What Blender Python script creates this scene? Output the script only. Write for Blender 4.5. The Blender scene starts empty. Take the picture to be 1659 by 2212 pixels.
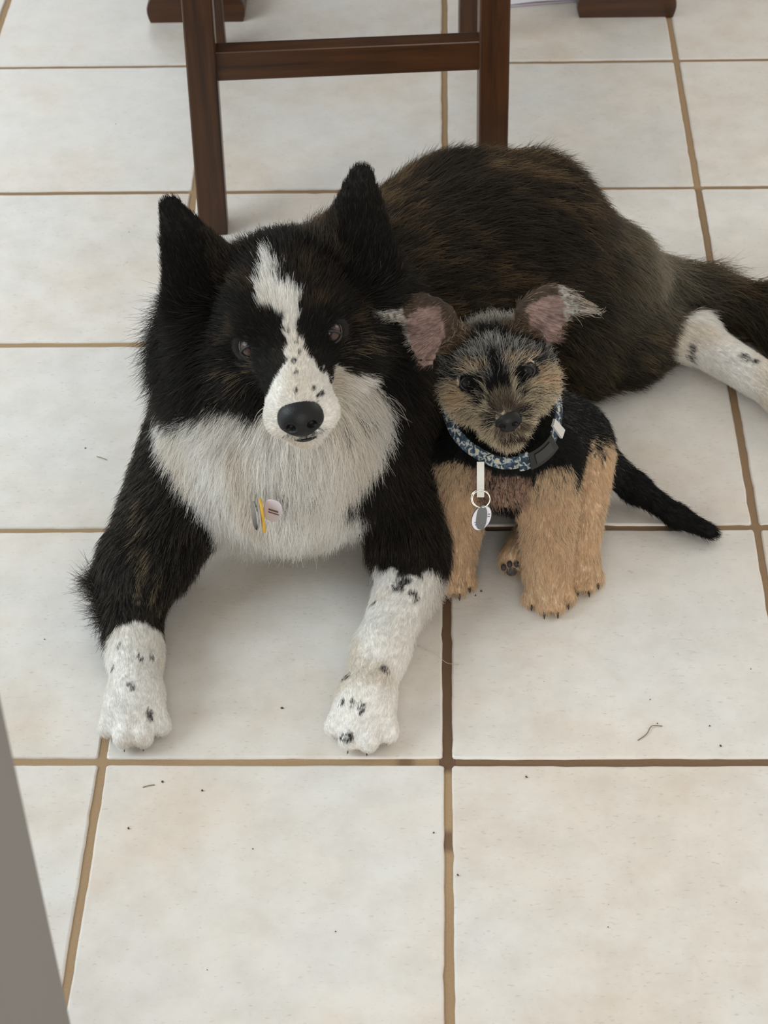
import bpy, bmesh, math, random
import numpy as np
from mathutils import Matrix, Vector
from mathutils.kdtree import KDTree

FUR = 1.0            # strand density factor
scene = bpy.context.scene
COL = scene.collection
rng = np.random.default_rng(7)
random.seed(7)

# ------------------------------------------------------------------ camera
cam_d = bpy.data.cameras.new('camera')
cam = bpy.data.objects.new('camera', cam_d)
COL.objects.link(cam)
cam.location = (-0.00012, -1.30753, 1.49088)
cam.rotation_mode = 'XYZ'
cam.rotation_euler = (0.841279, 0.023314, 0.019901)
cam_d.sensor_fit = 'VERTICAL'
cam_d.sensor_height = 36.0
cam_d.sensor_width = 27.0
cam_d.lens = 4427.2 / 2212.0 * 36.0
cam_d.clip_start = 0.05
cam_d.dof.use_dof = True
cam_d.dof.focus_distance = 2.02
cam_d.dof.aperture_fstop = 72.0 / 5.0
scene.camera = cam

# ------------------------------------------------------------------ light
world = bpy.data.worlds.new('world')
scene.world = world
world.use_nodes = True
bg = world.node_tree.nodes['Background']
bg.inputs[0].default_value = (1.0, 0.965, 0.895, 1)
bg.inputs[1].default_value = 0.78

def area(name, loc, target, sx, sy, power, col):
    d = bpy.data.lights.new(name, 'AREA')
    d.shape = 'RECTANGLE'; d.size = sx; d.size_y = sy; d.energy = power; d.color = col
    o = bpy.data.objects.new(name, d); COL.objects.link(o)
    o.location = loc
    o.rotation_euler = (Vector(target) - Vector(loc)).to_track_quat('-Z', 'Y').to_euler()
    return o
area('window_daylight_back', (-0.85, 3.1, 1.35), (-0.2, 0.4, 0.1), 1.9, 1.3, 13, (0.84, 0.93, 1.0))
area('window_daylight_side', (-2.5, -0.3, 1.6), (-0.2, 0.3, 0.1), 2.2, 1.6, 80, (0.80, 0.92, 1.0))
area('front_fill_light', (-0.1, -4.6, 1.65), (0, 0.3, 0.15), 2.4, 1.8, 84, (1.0, 0.97, 0.93))  # added fill behind the camera, brightens the dogs' chests and legs
area('window_daylight_right', (2.4, 1.7, 1.6), (0.2, 0.5, 0.1), 1.4, 1.3, 16, (1.0, 0.95, 0.87))
scene.view_settings.view_transform = 'Standard'
scene.view_settings.look = 'None'
scene.view_settings.exposure = 0.0
scene.view_settings.gamma = 1.0
scene.view_settings.use_curve_mapping = False
scene.cycles.diffuse_bounces = 6

# ------------------------------------------------------------------ helpers
def srgb(r, g=None, b=None):
    if g is None: r, g, b = r
    return tuple(((c / 255) / 12.92 if c / 255 <= 0.04045 else ((c / 255 + 0.055) / 1.055) ** 2.4) for c in (r, g, b))

class NT:
    def __init__(s, name):
        s.m = bpy.data.materials.new(name); s.m.use_nodes = True
        s.t = s.m.node_tree; s.b = s.t.nodes['Principled BSDF']
    def n(s, ty, **kw):
        nd = s.t.nodes.new(ty)
        for k, v in kw.items():
            if k in nd.inputs.keys(): nd.inputs[k].default_value = v
            else: setattr(nd, k, v)
        return nd
    def l(s, a, b): s.t.links.new(a, b)
    def set(s, **kw):
        for k, v in kw.items():
            k = k.replace('_', ' ')
            s.b.inputs[k].default_value = v
        return s
def rgba(c): return (c[0], c[1], c[2], 1)

def plain(name, col, rough=0.5, spec=0.5, metal=0.0, **kw):
    m = NT(name)
    m.set(Base_Color=rgba(col), Roughness=rough, Metallic=metal)
    m.b.inputs['Specular IOR Level'].default_value = spec
    # a little procedural unevenness
    no = m.n('ShaderNodeTexNoise', Scale=60.0, Detail=3.0)
    mp = m.n('ShaderNodeMapRange'); mp.inputs[3].default_value = max(rough - .07, 0); mp.inputs[4].default_value = min(rough + .07, 1)
    m.l(no.outputs[0], mp.inputs[0]); m.l(mp.outputs[0], m.b.inputs['Roughness'])
    for k, v in kw.items(): m.b.inputs[k.replace('_', ' ')].default_value = v
    return m.m

def tag(o, label=None, cat=None, group=None, kind=None):
    if label: o['label'] = label
    if cat: o['category'] = cat
    if group: o['group'] = group
    if kind: o['kind'] = kind
    return o
def empty(name, loc=(0, 0, 0), rz=0.0):
    o = bpy.data.objects.new(name, None); COL.objects.link(o)
    o.location = loc; o.rotation_euler = (0, 0, rz); o.empty_display_size = .05
    return o
def mesh_obj(name, verts, faces, mat=None, parent=None, smooth=False):
    me = bpy.data.meshes.new(name)
    me.from_pydata([tuple(map(float, v)) for v in verts], [], [tuple(map(int, f)) for f in faces])
    me.update()
    return link_mesh(name, me, mat, parent, smooth)
def link_mesh(name, me, mat=None, parent=None, smooth=False):
    if smooth: me.polygons.foreach_set('use_smooth', [True] * len(me.polygons))
    if mat: me.materials.append(mat)
    o = bpy.data.objects.new(name, me); COL.objects.link(o)
    if parent: o.parent = parent
    return o
def bm_obj(name, bm, mat=None, parent=None, smooth=False):
    me = bpy.data.meshes.new(name); bm.to_mesh(me); bm.free()
    return link_mesh(name, me, mat, parent, smooth)
def box_bm(x0, x1, y0, y1, z0, z1, bev=0.0, seg=2):
    bm = bmesh.new()
    bmesh.ops.create_cube(bm, size=1)
    bmesh.ops.scale(bm, vec=(x1 - x0, y1 - y0, z1 - z0), verts=bm.verts)
    bmesh.ops.translate(bm, vec=((x0 + x1) / 2, (y0 + y1) / 2, (z0 + z1) / 2), verts=bm.verts)
    if bev: bmesh.ops.bevel(bm, geom=bm.edges[:], offset=bev, segments=seg, affect='EDGES', profile=.5)
    return bm
def sweep(path, radii, n=10, closed=False, flat=None):
    """tube along a path; radii scalar or list; flat=(a,b) ellipse factors"""
    P = [Vector(p) for p in path]; N = len(P)
    if not hasattr(radii, '__len__'): radii = [radii] * N
    V = []; F = []
    up = Vector((0, 0, 1))
    prev = None
    for i in range(N):
        if closed: t = P[(i + 1) % N] - P[i - 1]
        else: t = P[min(i + 1, N - 1)] - P[max(i - 1, 0)]
        t.normalize()
        if prev is None:
            a = up if abs(t.z) < .9 else Vector((1, 0, 0))
            x = t.cross(a).normalized()
        else:
            x = (prev - t * prev.dot(t)).normalized()
        prev = x
        y = t.cross(x)
        fa, fb = flat or (1, 1)
        for k in range(n):
            an = 2 * math.pi * k / n
            V.append(P[i] + (x * math.cos(an) * fa + y * math.sin(an) * fb) * radii[i])
    for i in range(N if closed else N - 1):
        j = (i + 1) % N
        for k in range(n):
            F.append((i * n + k, i * n + (k + 1) % n, j * n + (k + 1) % n, j * n + k))
    if not closed:
        F.append(tuple(range(n))[::-1]); F.append(tuple((N - 1) * n + k for k in range(n)))
    return V, F

# numeric noise for colours painted on strands -------------------------------
def vnoise(P, scale, seed=0):
    P = np.asarray(P) * np.asarray(scale) + seed * 17.31
    i = np.floor(P).astype(np.int64); f = P - i
    f = f * f * (3 - 2 * f)
    def h(a):
        n = (a[:, 0] * 73856093) ^ (a[:, 1] * 19349663) ^ (a[:, 2] * 83492791)
        n = (n ^ (n >> 13)) * 1274126177
        n = (n ^ (n >> 16)) & 0xffffff
        return n / float(0xffffff)
    out = 0
    for dx in (0, 1):
        for dy in (0, 1):
            for dz in (0, 1):
                w = (f[:, 0] if dx else 1 - f[:, 0]) * (f[:, 1] if dy else 1 - f[:, 1]) * (f[:, 2] if dz else 1 - f[:, 2])
                out = out + w * h(i + np.array([dx, dy, dz]))
    return out
def sstep(a, b, x):
    t = np.clip((x - a) / (b - a), 0, 1); return t * t * (3 - 2 * t)
def nrm(v): return v / np.maximum(np.linalg.norm(v, axis=-1, keepdims=True), 1e-9)

# ------------------------------------------------------------------ floor
PITCH = 0.3333; TILE = 0.3253; TH = 0.010; GROUT_Z = -0.0022
def tile_mat():
    m = NT('glazed_ceramic_tile')
    geo = m.n('ShaderNodeNewGeometry'); oi = m.n('ShaderNodeObjectInfo')
    off = m.n('ShaderNodeVectorMath', operation='SCALE'); off.inputs[0].default_value = (7.3, 3.1, 5.7)
    m.l(oi.outputs['Random'], off.inputs['Scale'])
    off2 = m.n('ShaderNodeVectorMath', operation='ADD')
    m.l(geo.outputs['Position'], off2.inputs[0]); m.l(off.outputs[0], off2.inputs[1])
    v = off2.outputs[0]
    n1 = m.n('ShaderNodeTexNoise', Scale=5.0, Detail=5.0, Roughness=.6); m.l(v, n1.inputs['Vector'])
    n2 = m.n('ShaderNodeTexNoise', Scale=26.0, Detail=6.0, Roughness=.65); m.l(v, n2.inputs['Vector'])
    r1 = m.n('ShaderNodeValToRGB'); m.l(n1.outputs[0], r1.inputs[0])
    e = r1.color_ramp.elements
    e[0].position = .36; e[0].color = rgba(srgb(216, 214, 210)); e[1].position = .70; e[1].color = rgba(srgb(214, 203, 190))
    k = r1.color_ramp.elements.new(.52); k.color = rgba(srgb(218, 213, 206))
    r2 = m.n('ShaderNodeValToRGB'); m.l(n2.outputs[0], r2.inputs[0])
    e = r2.color_ramp.elements
    e[0].position = .33; e[0].color = (.82, .80, .77, 1); e[1].position = .62; e[1].color = (1, 1, 1, 1)
    mix = m.n('ShaderNodeMix', data_type='RGBA', blend_type='MULTIPLY'); mix.inputs[0].default_value = .55
    m.l(r1.outputs[0], mix.inputs[6]); m.l(r2.outputs[0], mix.inputs[7])
    # fine pits stretched across the tile
    mp = m.n('ShaderNodeMapping'); mp.inputs['Scale'].default_value = (150, 380, 150); m.l(v, mp.inputs[0])
    n3 = m.n('ShaderNodeTexNoise', Scale=1.0, Detail=2.0); m.l(mp.outputs[0], n3.inputs['Vector'])
    r3 = m.n('ShaderNodeValToRGB'); m.l(n3.outputs[0], r3.inputs[0])
    e = r3.color_ramp.elements; e[0].position = .26; e[0].color = (.74, .70, .65, 1); e[1].position = .37; e[1].color = (1, 1, 1, 1)
    mix2 = m.n('ShaderNodeMix', data_type='RGBA', blend_type='MULTIPLY'); mix2.inputs[0].default_value = .6
    m.l(mix.outputs[2], mix2.inputs[6]); m.l(r3.outputs[0], mix2.inputs[7])
    # tone of each single tile
    tv = m.n('ShaderNodeMapRange'); tv.inputs[3].default_value = .95; tv.inputs[4].default_value = 1.0
    m.l(oi.outputs['Random'], tv.inputs[0])
    mix3 = m.n('ShaderNodeVectorMath', operation='SCALE'); m.l(mix2.outputs[2], mix3.inputs[0]); m.l(tv.outputs[0], mix3.inputs['Scale'])
    m.l(mix3.outputs[0], m.b.inputs['Base Color'])
    # relief
    mp2 = m.n('ShaderNodeMapping'); mp2.inputs['Scale'].default_value = (1, 2.2, 1); m.l(v, mp2.inputs[0])
    n4 = m.n('ShaderNodeTexNoise', Scale=55.0, Detail=4.0, Roughness=.6); m.l(mp2.outputs[0], n4.inputs['Vector'])
    bp = m.n('ShaderNodeBump', Strength=.22, Distance=.0012); m.l(n4.outputs[0], bp.inputs['Height'])
    m.l(bp.outputs[0], m.b.inputs['Normal'])
    rr = m.n('ShaderNodeMapRange'); rr.inputs[3].default_value = .26; rr.inputs[4].default_value = .42
    m.l(n2.outputs[0], rr.inputs[0]); m.l(rr.outputs[0], m.b.inputs['Roughness'])
    m.b.inputs['Specular IOR Level'].default_value = .5
    return m.m
def tile_mesh(seed):
    r = np.random.default_rng(seed); h = TILE / 2; rc = .0028
    ring = []
    for s in range(4):
        for t in [-h, -h + .0009, -h + .0019, -h + .003, -h + .006] + list(np.linspace(-h + .012, h - .012, 26)) + [h - .006, h - .003, h - .0019, h - .0009]:
            ring.append([(t, -h), (h, t), (-t, h), (-h, -t)][s])
    ring = np.array(ring)
    # rounded corners and slightly chipped wandering edges
    wob = np.zeros(len(ring)); ph = np.linspace(0, 2 * np.pi, len(ring), endpoint=False)
    for f in (3, 5, 9, 17, 31): wob += r.normal() * .00045 / f ** .5 * np.sin(f * ph + r.uniform(0, 6))
    wob += r.normal(size=len(ring)) * .0002
    chip = r.random(len(ring)) < .04; wob -= chip * r.uniform(.0004, .0012, len(ring))
    q = np.clip(ring, -h + rc, h - rc); d = ring - q
    l = np.linalg.norm(d, axis=1, keepdims=True)
    ring = q + d / np.maximum(l, 1e-9) * np.minimum(l, rc)
    nr = nrm(ring)
    def lvl(inset, z, wf=1): return [(*(p + nv * (w * wf - inset)), z) for p, nv, w in zip(ring, nr, wob)]
    N = len(ring)
    V = lvl(0, -TH) + lvl(0, -.0022) + lvl(.0008, -.0007) + lvl(.0026, 0, .7)
    F = [tuple(range(3 * N, 4 * N))]
    for a in range(3):
        for k in range(N):
            F.append((a * N + k, a * N + (k + 1) % N, (a + 1) * N + (k + 1) % N, (a + 1) * N + k))
    me = bpy.data.meshes.new('tile'); me.from_pydata([tuple(map(float, v)) for v in V], [], F); me.update()
    me.polygons.foreach_set('use_smooth', [i > 0 for i in range(len(me.polygons))])
    return me
def build_floor():
    m = NT('sanded_grout')
    at = m.n('ShaderNodeAttribute', attribute_name='Col')
    geo = m.n('ShaderNodeNewGeometry')
    no = m.n('ShaderNodeTexNoise', Scale=420.0, Detail=4.0); m.l(geo.outputs['Position'], no.inputs['Vector'])
    mr = m.n('ShaderNodeMapRange'); mr.inputs[3].default_value = .82; mr.inputs[4].default_value = 1.15; m.l(no.outputs[0], mr.inputs[0])
    sc = m.n('ShaderNodeVectorMath', operation='SCALE'); m.l(at.outputs[0], sc.inputs[0]); m.l(mr.outputs[0], sc.inputs['Scale'])
    m.l(sc.outputs[0], m.b.inputs['Base Color']); m.b.inputs['Roughness'].default_value = .85
    bp = m.n('ShaderNodeBump', Strength=.5, Distance=.0006); m.l(no.outputs[0], bp.inputs['Height']); m.l(bp.outputs[0], m.b.inputs['Normal'])
    ix = range(-5, 6); iy = range(-4, 9)
    x0, x1 = (ix[0] - .02) * PITCH, (ix[-1] + .02) * PITCH; y0, y1 = (iy[0] - .02) * PITCH, (iy[-1] + .02) * PITCH
    V = []; F = []; C = []
    light = np.array(srgb(160, 134, 102)); dark = np.array(srgb(96, 72, 50)); mid = np.array(srgb(134, 108, 78))
    def strip(horizontal, c, a, b):
        n = int((b - a) / .008); ts = np.linspace(a, b, n)
        base = len(V)
        for i, t in enumerate(ts):
            for s in (-.008, .008):
                V.append((t, c + s, GROUT_Z) if horizontal else (c + s, t, GROUT_Z))
                x, y = (t, c) if horizontal else (c, t)
                k = vnoise(np.array([[x * 9, y * 9, 3 if horizontal else 8]]), 1)[0]
                col = light * (1 - k * .35) + mid * k * .35
                st = 0
                if not horizontal and abs(c) < .01 and -.008 < y < .30: st = 1          # damp stretch of the joint
                if horizontal and abs(c) < .01 and x > -.012: st = .8
                if not horizontal and abs(c) < .01 and -.105 < y < -.085: st = .8
                if not horizontal and abs(c - PITCH) < .01 and y > .2 and y < 1.0: st = .45
                if horizontal and abs(c - PITCH) < .01 and x > 0: st = .45
                if horizontal and c > .9: st = .35
                if horizontal and abs(c) < .01 and -.05 < x < -.035: st = .7
                C.append((*(col * (1 - st) + dark * st), 1))
            if i: F.append((base + 2 * i - 2, base + 2 * i - 1, base + 2 * i + 1, base + 2 * i) if not horizontal else (base + 2 * i - 2, base + 2 * i, base + 2 * i + 1, base + 2 * i - 1))
    for j in iy: strip(True, j * PITCH, x0, x1)
    zoff = .00005
    nh = len(V)
    for i in ix: strip(False, i * PITCH, y0, y1)
    for k in range(nh, len(V)): V[k] = (V[k][0], V[k][1], GROUT_Z + zoff)
    # slab under everything
    b = len(V); e = .3
    for x, y in ((x0 - e, y0 - e), (x1 + e, y0 - e), (x1 + e, y1 + e), (x0 - e, y1 + e)): V.append((x, y, -TH)); C.append((*mid, 1))
    F.append((b, b + 1, b + 2, b + 3))
    fl = mesh_obj('floor', V, F, m.m); tag(fl, 'cream ceramic tile floor with brown grout', kind='structure')
    ca = fl.data.color_attributes.new('Col', 'FLOAT_COLOR', 'POINT')
    ca.data.foreach_set('color', np.array(C, dtype=np.float32).ravel())
    tm = tile_mat(); mes = [tile_mesh(s) for s in range(6)]
    for me in mes: me.materials.append(tm)
    r = random.Random(3)
    for i in range(ix[0], ix[-1]):
        for j in range(iy[0], iy[-1]):
            o = bpy.data.objects.new('tile', r.choice(mes)); COL.objects.link(o); o.parent = fl
            o.location = ((i + .5) * PITCH + r.uniform(-.0008, .0008), (j + .5) * PITCH + r.uniform(-.0008, .0008), r.uniform(-.0004, .0002))
            o.rotation_euler = (0, 0, r.choice((0, .5, 1, 1.5)) * math.pi + r.uniform(-.002, .002))
    return fl
floor = build_floor()

# wall end with a rounded plaster corner, close to the camera
def build_wall():
    m = plain('painted_plaster', srgb(132, 128, 124), .6, .3)
    xr, ya, yb, rc = -.2255, -.72, -.585, .022
    prof = [(-1.6, ya), (xr - rc, ya)]
    for k in range(1, 9): a = -math.pi / 2 + k * math.pi / 16; prof.append((xr - rc + rc * math.cos(a), ya + rc + rc * math.sin(a)))
    for k in range(0, 9): a = k * math.pi / 16; prof.append((xr - rc + rc * math.cos(a), yb - rc + rc * math.sin(a)))
    prof.append((-1.6, yb))
    n = len(prof)
    V = [(x, y, 0.0) for x, y in prof] + [(x, y, 2.4) for x, y in prof]
    F = [(k, (k + 1) % n, n + (k + 1) % n, n + k) for k in range(n)] + [tuple(range(n))[::-1], tuple(range(n, 2 * n))]
    o = mesh_obj('wall_left', V, F, m, smooth=False)
    for p in o.data.polygons: p.use_smooth = len(p.vertices) == 4
    tag(o, 'pale grey plastered wall end with rounded corner', kind='structure')
build_wall()

# ------------------------------------------------------------------ furniture
def wood_mat(name, axis):
    m = NT(name)
    tc = m.n('ShaderNodeTexCoord'); mp = m.n('ShaderNodeMapping'); m.l(tc.outputs['Object'], mp.inputs[0])
    s = [70, 70, 70]; s[axis] = 5; mp.inputs['Scale'].default_value = s
    n = m.n('ShaderNodeTexNoise', Scale=1.0, Detail=6.0, Roughness=.62, Distortion=.4); m.l(mp.outputs[0], n.inputs['Vector'])
    r = m.n('ShaderNodeValToRGB'); m.l(n.outputs[0], r.inputs[0]); e = r.color_ramp.elements
    e[0].position = .3; e[0].color = rgba(srgb(44, 26, 14)); e[1].position = .75; e[1].color = rgba(srgb(86, 52, 27))
    n2 = m.n('ShaderNodeTexNoise', Scale=14.0, Detail=2.0); m.l(tc.outputs['Object'], n2.inputs['Vector'])
    mr = m.n('ShaderNodeMapRange'); mr.inputs[3].default_value = .7; mr.inputs[4].default_value = 1.25; m.l(n2.outputs[0], mr.inputs[0])
    sc = m.n('ShaderNodeVectorMath', operation='SCALE'); m.l(r.outputs[0], sc.inputs[0]); m.l(mr.outputs[0], sc.inputs['Scale'])
    m.l(sc.outputs[0], m.b.inputs['Base Color'])
    bp = m.n('ShaderNodeBump', Strength=.12, Distance=.0006); m.l(n.outputs[0], bp.inputs['Height']); m.l(bp.outputs[0], m.b.inputs['Normal'])
    m.set(Roughness=.34); m.b.inputs['Specular IOR Level'].default_value = .45
    return m.m
WX, WY, WZ = wood_mat('stained_wood_x', 0), wood_mat('stained_wood_y', 1), wood_mat('stained_wood_z', 2)

def taper_leg(name, top, bot, w_top, w_bot, parent, mat, d_top=None, d_bot=None):
    """square leg from a bottom point to a top point, bevelled"""
    bm = box_bm(-.5, .5, -.5, .5, 0, 1)
    for v in bm.verts:
        t = v.co.z
        w = w_bot + (w_top - w_bot) * t; d = (d_bot or w_bot) + ((d_top or w_top) - (d_bot or w_bot)) * t
        c = Vector(bot).lerp(Vector(top), t)
        v.co = Vector((c.x + v.co.x * w, c.y + v.co.y * d, c.z))
    bmesh.ops.bevel(bm, geom=bm.edges[:], offset=.0022, segments=2, affect='EDGES', profile=.5)
    return bm_obj(name, bm, mat, parent)
def build_chair():
    c = empty('dining_chair', (-.120, .925, 0), math.radians(3.6))
    tag(c, 'dark brown wooden dining chair seen from behind, standing at the table behind the dogs', 'chair')
    hw = .180
    for s in (-1, 1):
        taper_leg('back_leg', (s * hw + (.008 if s < 0 else 0), 0, .46), (s * hw, 0, 0), .037, .037, c, WZ)
        taper_leg('back_post', (s * hw, -.07, .98), (s * hw, 0, .46), .034, .037, c, WZ)
        taper_leg('front_leg', (s * (hw + .012), .43, .43), (s * (hw + .006), .46, 0), .042, .032, c, WZ)
    bm_obj('back_rail', box_bm(-hw + .016, hw - .016, -.014, .010, .221, .261, .002), WX, c)
    for s in (-1, 1):
        bm_obj('side_apron', box_bm(s * hw - .011, s * hw + .011, .01, .43, .375, .43, .002), WY, c)
    bm_obj('rear_apron', box_bm(-hw + .012, hw - .012, -.011, .011, .375, .43, .002), WX, c)
    bm_obj('front_apron', box_bm(-hw + .012, hw - .012, .42, .442, .375, .43, .002), WX, c)
    bm_obj('seat', box_bm(-.215, .215, .02, .47, .431, .462, .012, 3), WX, c)
    for z0, z1, yy in ((.60, .64, -.022), (.90, .975, -.064)):
        bm_obj('back_slat', box_bm(-hw + .012, hw - .012, yy - .011, yy + .011, z0, z1, .003), WX, c)
    for k in range(4):
        x = -.108 + .072 * k
        taper_leg('back_spindle', (x, -.06, .905), (x, -.024, .635), .028, .028, c, WZ, .012, .012)
build_chair()

def build_table():
    t = empty('dining_table', (-.05, 1.86, 0))
    tag(t, 'dark brown wooden trestle table with thick block feet, behind the chair', 'table')
    for s in (-1, 1):
        xc = .3205 * s
        # foot: block with bulging sides, running away from us
        V = []; F = []
        prof = []
        for k in range(7): a = k / 6; prof.append((-.070 - .005 * math.sin(math.pi * min(a * 1.05, 1)) + .006 * a * a, .044 * a))
        prof = prof + [(-.052, .058), (.052, .058)] + [(-x, z) for x, z in prof[::-1]]
        ys = [(-.400, .985), (-.396, 1.0), (-.20, 1.0), (.20, 1.0), (.396, 1.0), (.400, .985)]
        n = len(prof)
        for y, f in ys:
            for x, z in prof: V.append((xc + x * f, y, z * f + (0 if z == 0 else 0)))
        for i in range(len(ys) - 1):
            for k in range(n): F.append((i * n + k, i * n + (k + 1) % n, (i + 1) * n + (k + 1) % n, (i + 1) * n + k))
        F.append(tuple(range(n))); F.append(tuple((len(ys) - 1) * n + k for k in range(n))[::-1])
        mesh_obj('foot', V, F, WX, t)
        bm_obj('post', box_bm(xc - .055, xc + .055, -.13, .13, .055, .67, .006), WZ, t)
        bm_obj('bearer', box_bm(xc - .045, xc + .045, -.31, .31, .655, .715, .006), WY, t)
    bm_obj('stretcher', box_bm(-.27, .27, -.02, .02, .22, .33, .004), WX, t)
    bm_obj('table_top', box_bm(-.80, .80, -.37, .37, .714, .752, .008, 3), WX, t)
build_table()

def build_paper():
    m = NT('printed_paper')
    m.set(Base_Color=rgba(srgb(226, 226, 232)), Roughness=.6)
    tc = m.n('ShaderNodeTexCoord'); w = m.n('ShaderNodeTexNoise', Scale=300.0); m.l(tc.outputs['Object'], w.inputs['Vector'])
    bp = m.n('ShaderNodeBump', Strength=.1, Distance=.0003); m.l(w.outputs[0], bp.inputs['Height']); m.l(bp.outputs[0], m.b.inputs['Normal'])
    pe = plain('paper_edge_tint', srgb(196, 184, 196), .6)
    o = empty('paper_sheet', (.14, 1.50, 0), math.radians(8.5))
    tag(o, 'folded white sheet of paper lying on the tiles beside the chair front leg', 'paper')
    nx, ny = 9, 9
    for nm, mat, dz, dx, dy in (('lower_sheet', pe, .0012, 0, 0), ('upper_sheet', m.m, .0032, .002, .004)):
        V = []; F = []
        for lay in (0, 1):
            for j in range(ny):
                for i in range(nx):
                    x = -.05 + .125 * i / (nx - 1) + dx; y = .0 + .17 * j / (ny - 1) + dy
                    V.append((x, y, dz + .0006 * lay + .0015 * math.sin(i * .5) ** 2 * (dz > .002)))
        for j in range(ny - 1):
            for i in range(nx - 1):
                a = j * nx + i; F.append((a + 1, a, a + nx, a + nx + 1)); b = a + nx * ny; F.append((b, b + 1, b + nx + 1, b + nx))
        bd = [i for i in range(nx)] + [j * nx + nx - 1 for j in range(1, ny)] + [(ny - 1) * nx + i for i in range(nx - 2, -1, -1)] + [j * nx for j in range(ny - 2, 0, -1)]
        for k in range(len(bd)): a, b = bd[k], bd[(k + 1) % len(bd)]; F.append((a, b, b + nx * ny, a + nx * ny))
        mesh_obj(nm, V, F, mat, o)
build_paper()

# ------------------------------------------------------------------ implicit modelling
class Prim:
    """round cone (kind c) or ellipsoid (kind e); carries the coat of that place"""
    def __init__(s, kind, k=.03, sub=False, **coat):
        s.kind = kind; s.k = k; s.sub = sub; s.coat = coat
    def dist(s, P):
        if s.kind == 'c':
            a, b, ra, rb = s.a, s.b, s.ra, s.rb
            Q = P
            if s.M is not None:
                Q = (P - s.a) @ s.M.T * s.fl + 0; a = np.zeros(3); b = s.bl
                ba = b - a
            ba = b - a
            L2 = max(float(ba @ ba), 1e-12)
            t = np.clip(((Q - a) @ ba) / L2, 0, 1)
            d = np.linalg.norm(Q - a - t[:, None] * ba, axis=1) - (ra + (rb - ra) * t)
            return d / s.flm
        q = (P - s.c) @ s.M.T
        k0 = np.linalg.norm(q / s.r, axis=1); k1 = np.linalg.norm(q / (s.r * s.r), axis=1)
        return k0 * (k0 - 1) / np.maximum(k1, 1e-9)
    def bounds(s):
        if s.kind == 'c':
            m = max(s.ra, s.rb)
            return np.minimum(s.a, s.b) - m, np.maximum(s.a, s.b) + m
        m = max(s.r); return s.c - m, s.c + m
def cone(a, b, ra, rb, k=.03, wide=None, flat=1.0, **coat):
    p = Prim('c', k, **coat); p.a = np.array(a, float); p.b = np.array(b, float); p.ra = ra; p.rb = rb; p.M = None; p.flm = 1
    p.sub = coat.pop('sub', False)
    if wide is not None:          # flattened cone: thin along the direction across both axis and 'wide'
        z = p.b - p.a; L = np.linalg.norm(z); z = z / L
        x = np.array(wide, float); x = x - z * (x @ z); x /= np.linalg.norm(x); y = np.cross(z, x)
        p.M = np.array([x, y, z]); p.fl = np.array([1, flat, 1.0]); p.bl = np.array([0, 0, L]); p.flm = 1 + (flat - 1) * .55
    return p
def ell(c, r, M=None, k=.03, **coat):
    p = Prim('e', k, **coat); p.c = np.array(c, float); p.r = np.array(r, float); p.M = np.eye(3) if M is None else np.array(M, float)
    p.sub = coat.pop('sub', False)
    return p

def field(prims, vox, pad=.012):
    B = [p.bounds() for p in prims if not p.sub]
    lo = np.min([b[0] for b in B], 0) - pad; hi = np.max([b[1] for b in B], 0) + pad
    n = np.ceil((hi - lo) / vox).astype(int) + 1
    ax = [lo[i] + vox * np.arange(n[i]) for i in range(3)]
    G = np.full(n, .08)
    for p in prims:
        b0, b1 = p.bounds(); m = p.k + .02
        i0 = np.clip(((b0 - m - lo) / vox).astype(int), 0, n - 1); i1 = np.clip(((b1 + m - lo) / vox).astype(int) + 2, 1, n)
        sl = tuple(slice(i0[i], i1[i]) for i in range(3))
        sub = G[sl]
        X = np.stack(np.meshgrid(ax[0][sl[0]], ax[1][sl[1]], ax[2][sl[2]], indexing='ij'), -1).reshape(-1, 3)
        d = p.dist(X).reshape(sub.shape)
        k = p.k
        if p.sub:
            d = -d; h = np.maximum(k - np.abs(sub - d), 0) / k; G[sl] = np.maximum(sub, d) + h * h * k / 4
        else:
            h = np.maximum(k - np.abs(sub - d), 0) / k; G[sl] = np.minimum(sub, d) - h * h * k / 4
    # nothing sinks through the floor
    fz = (.0008 - ax[2])[None, None, :]
    G = np.maximum(G, fz)
    return G, lo, vox
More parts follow.
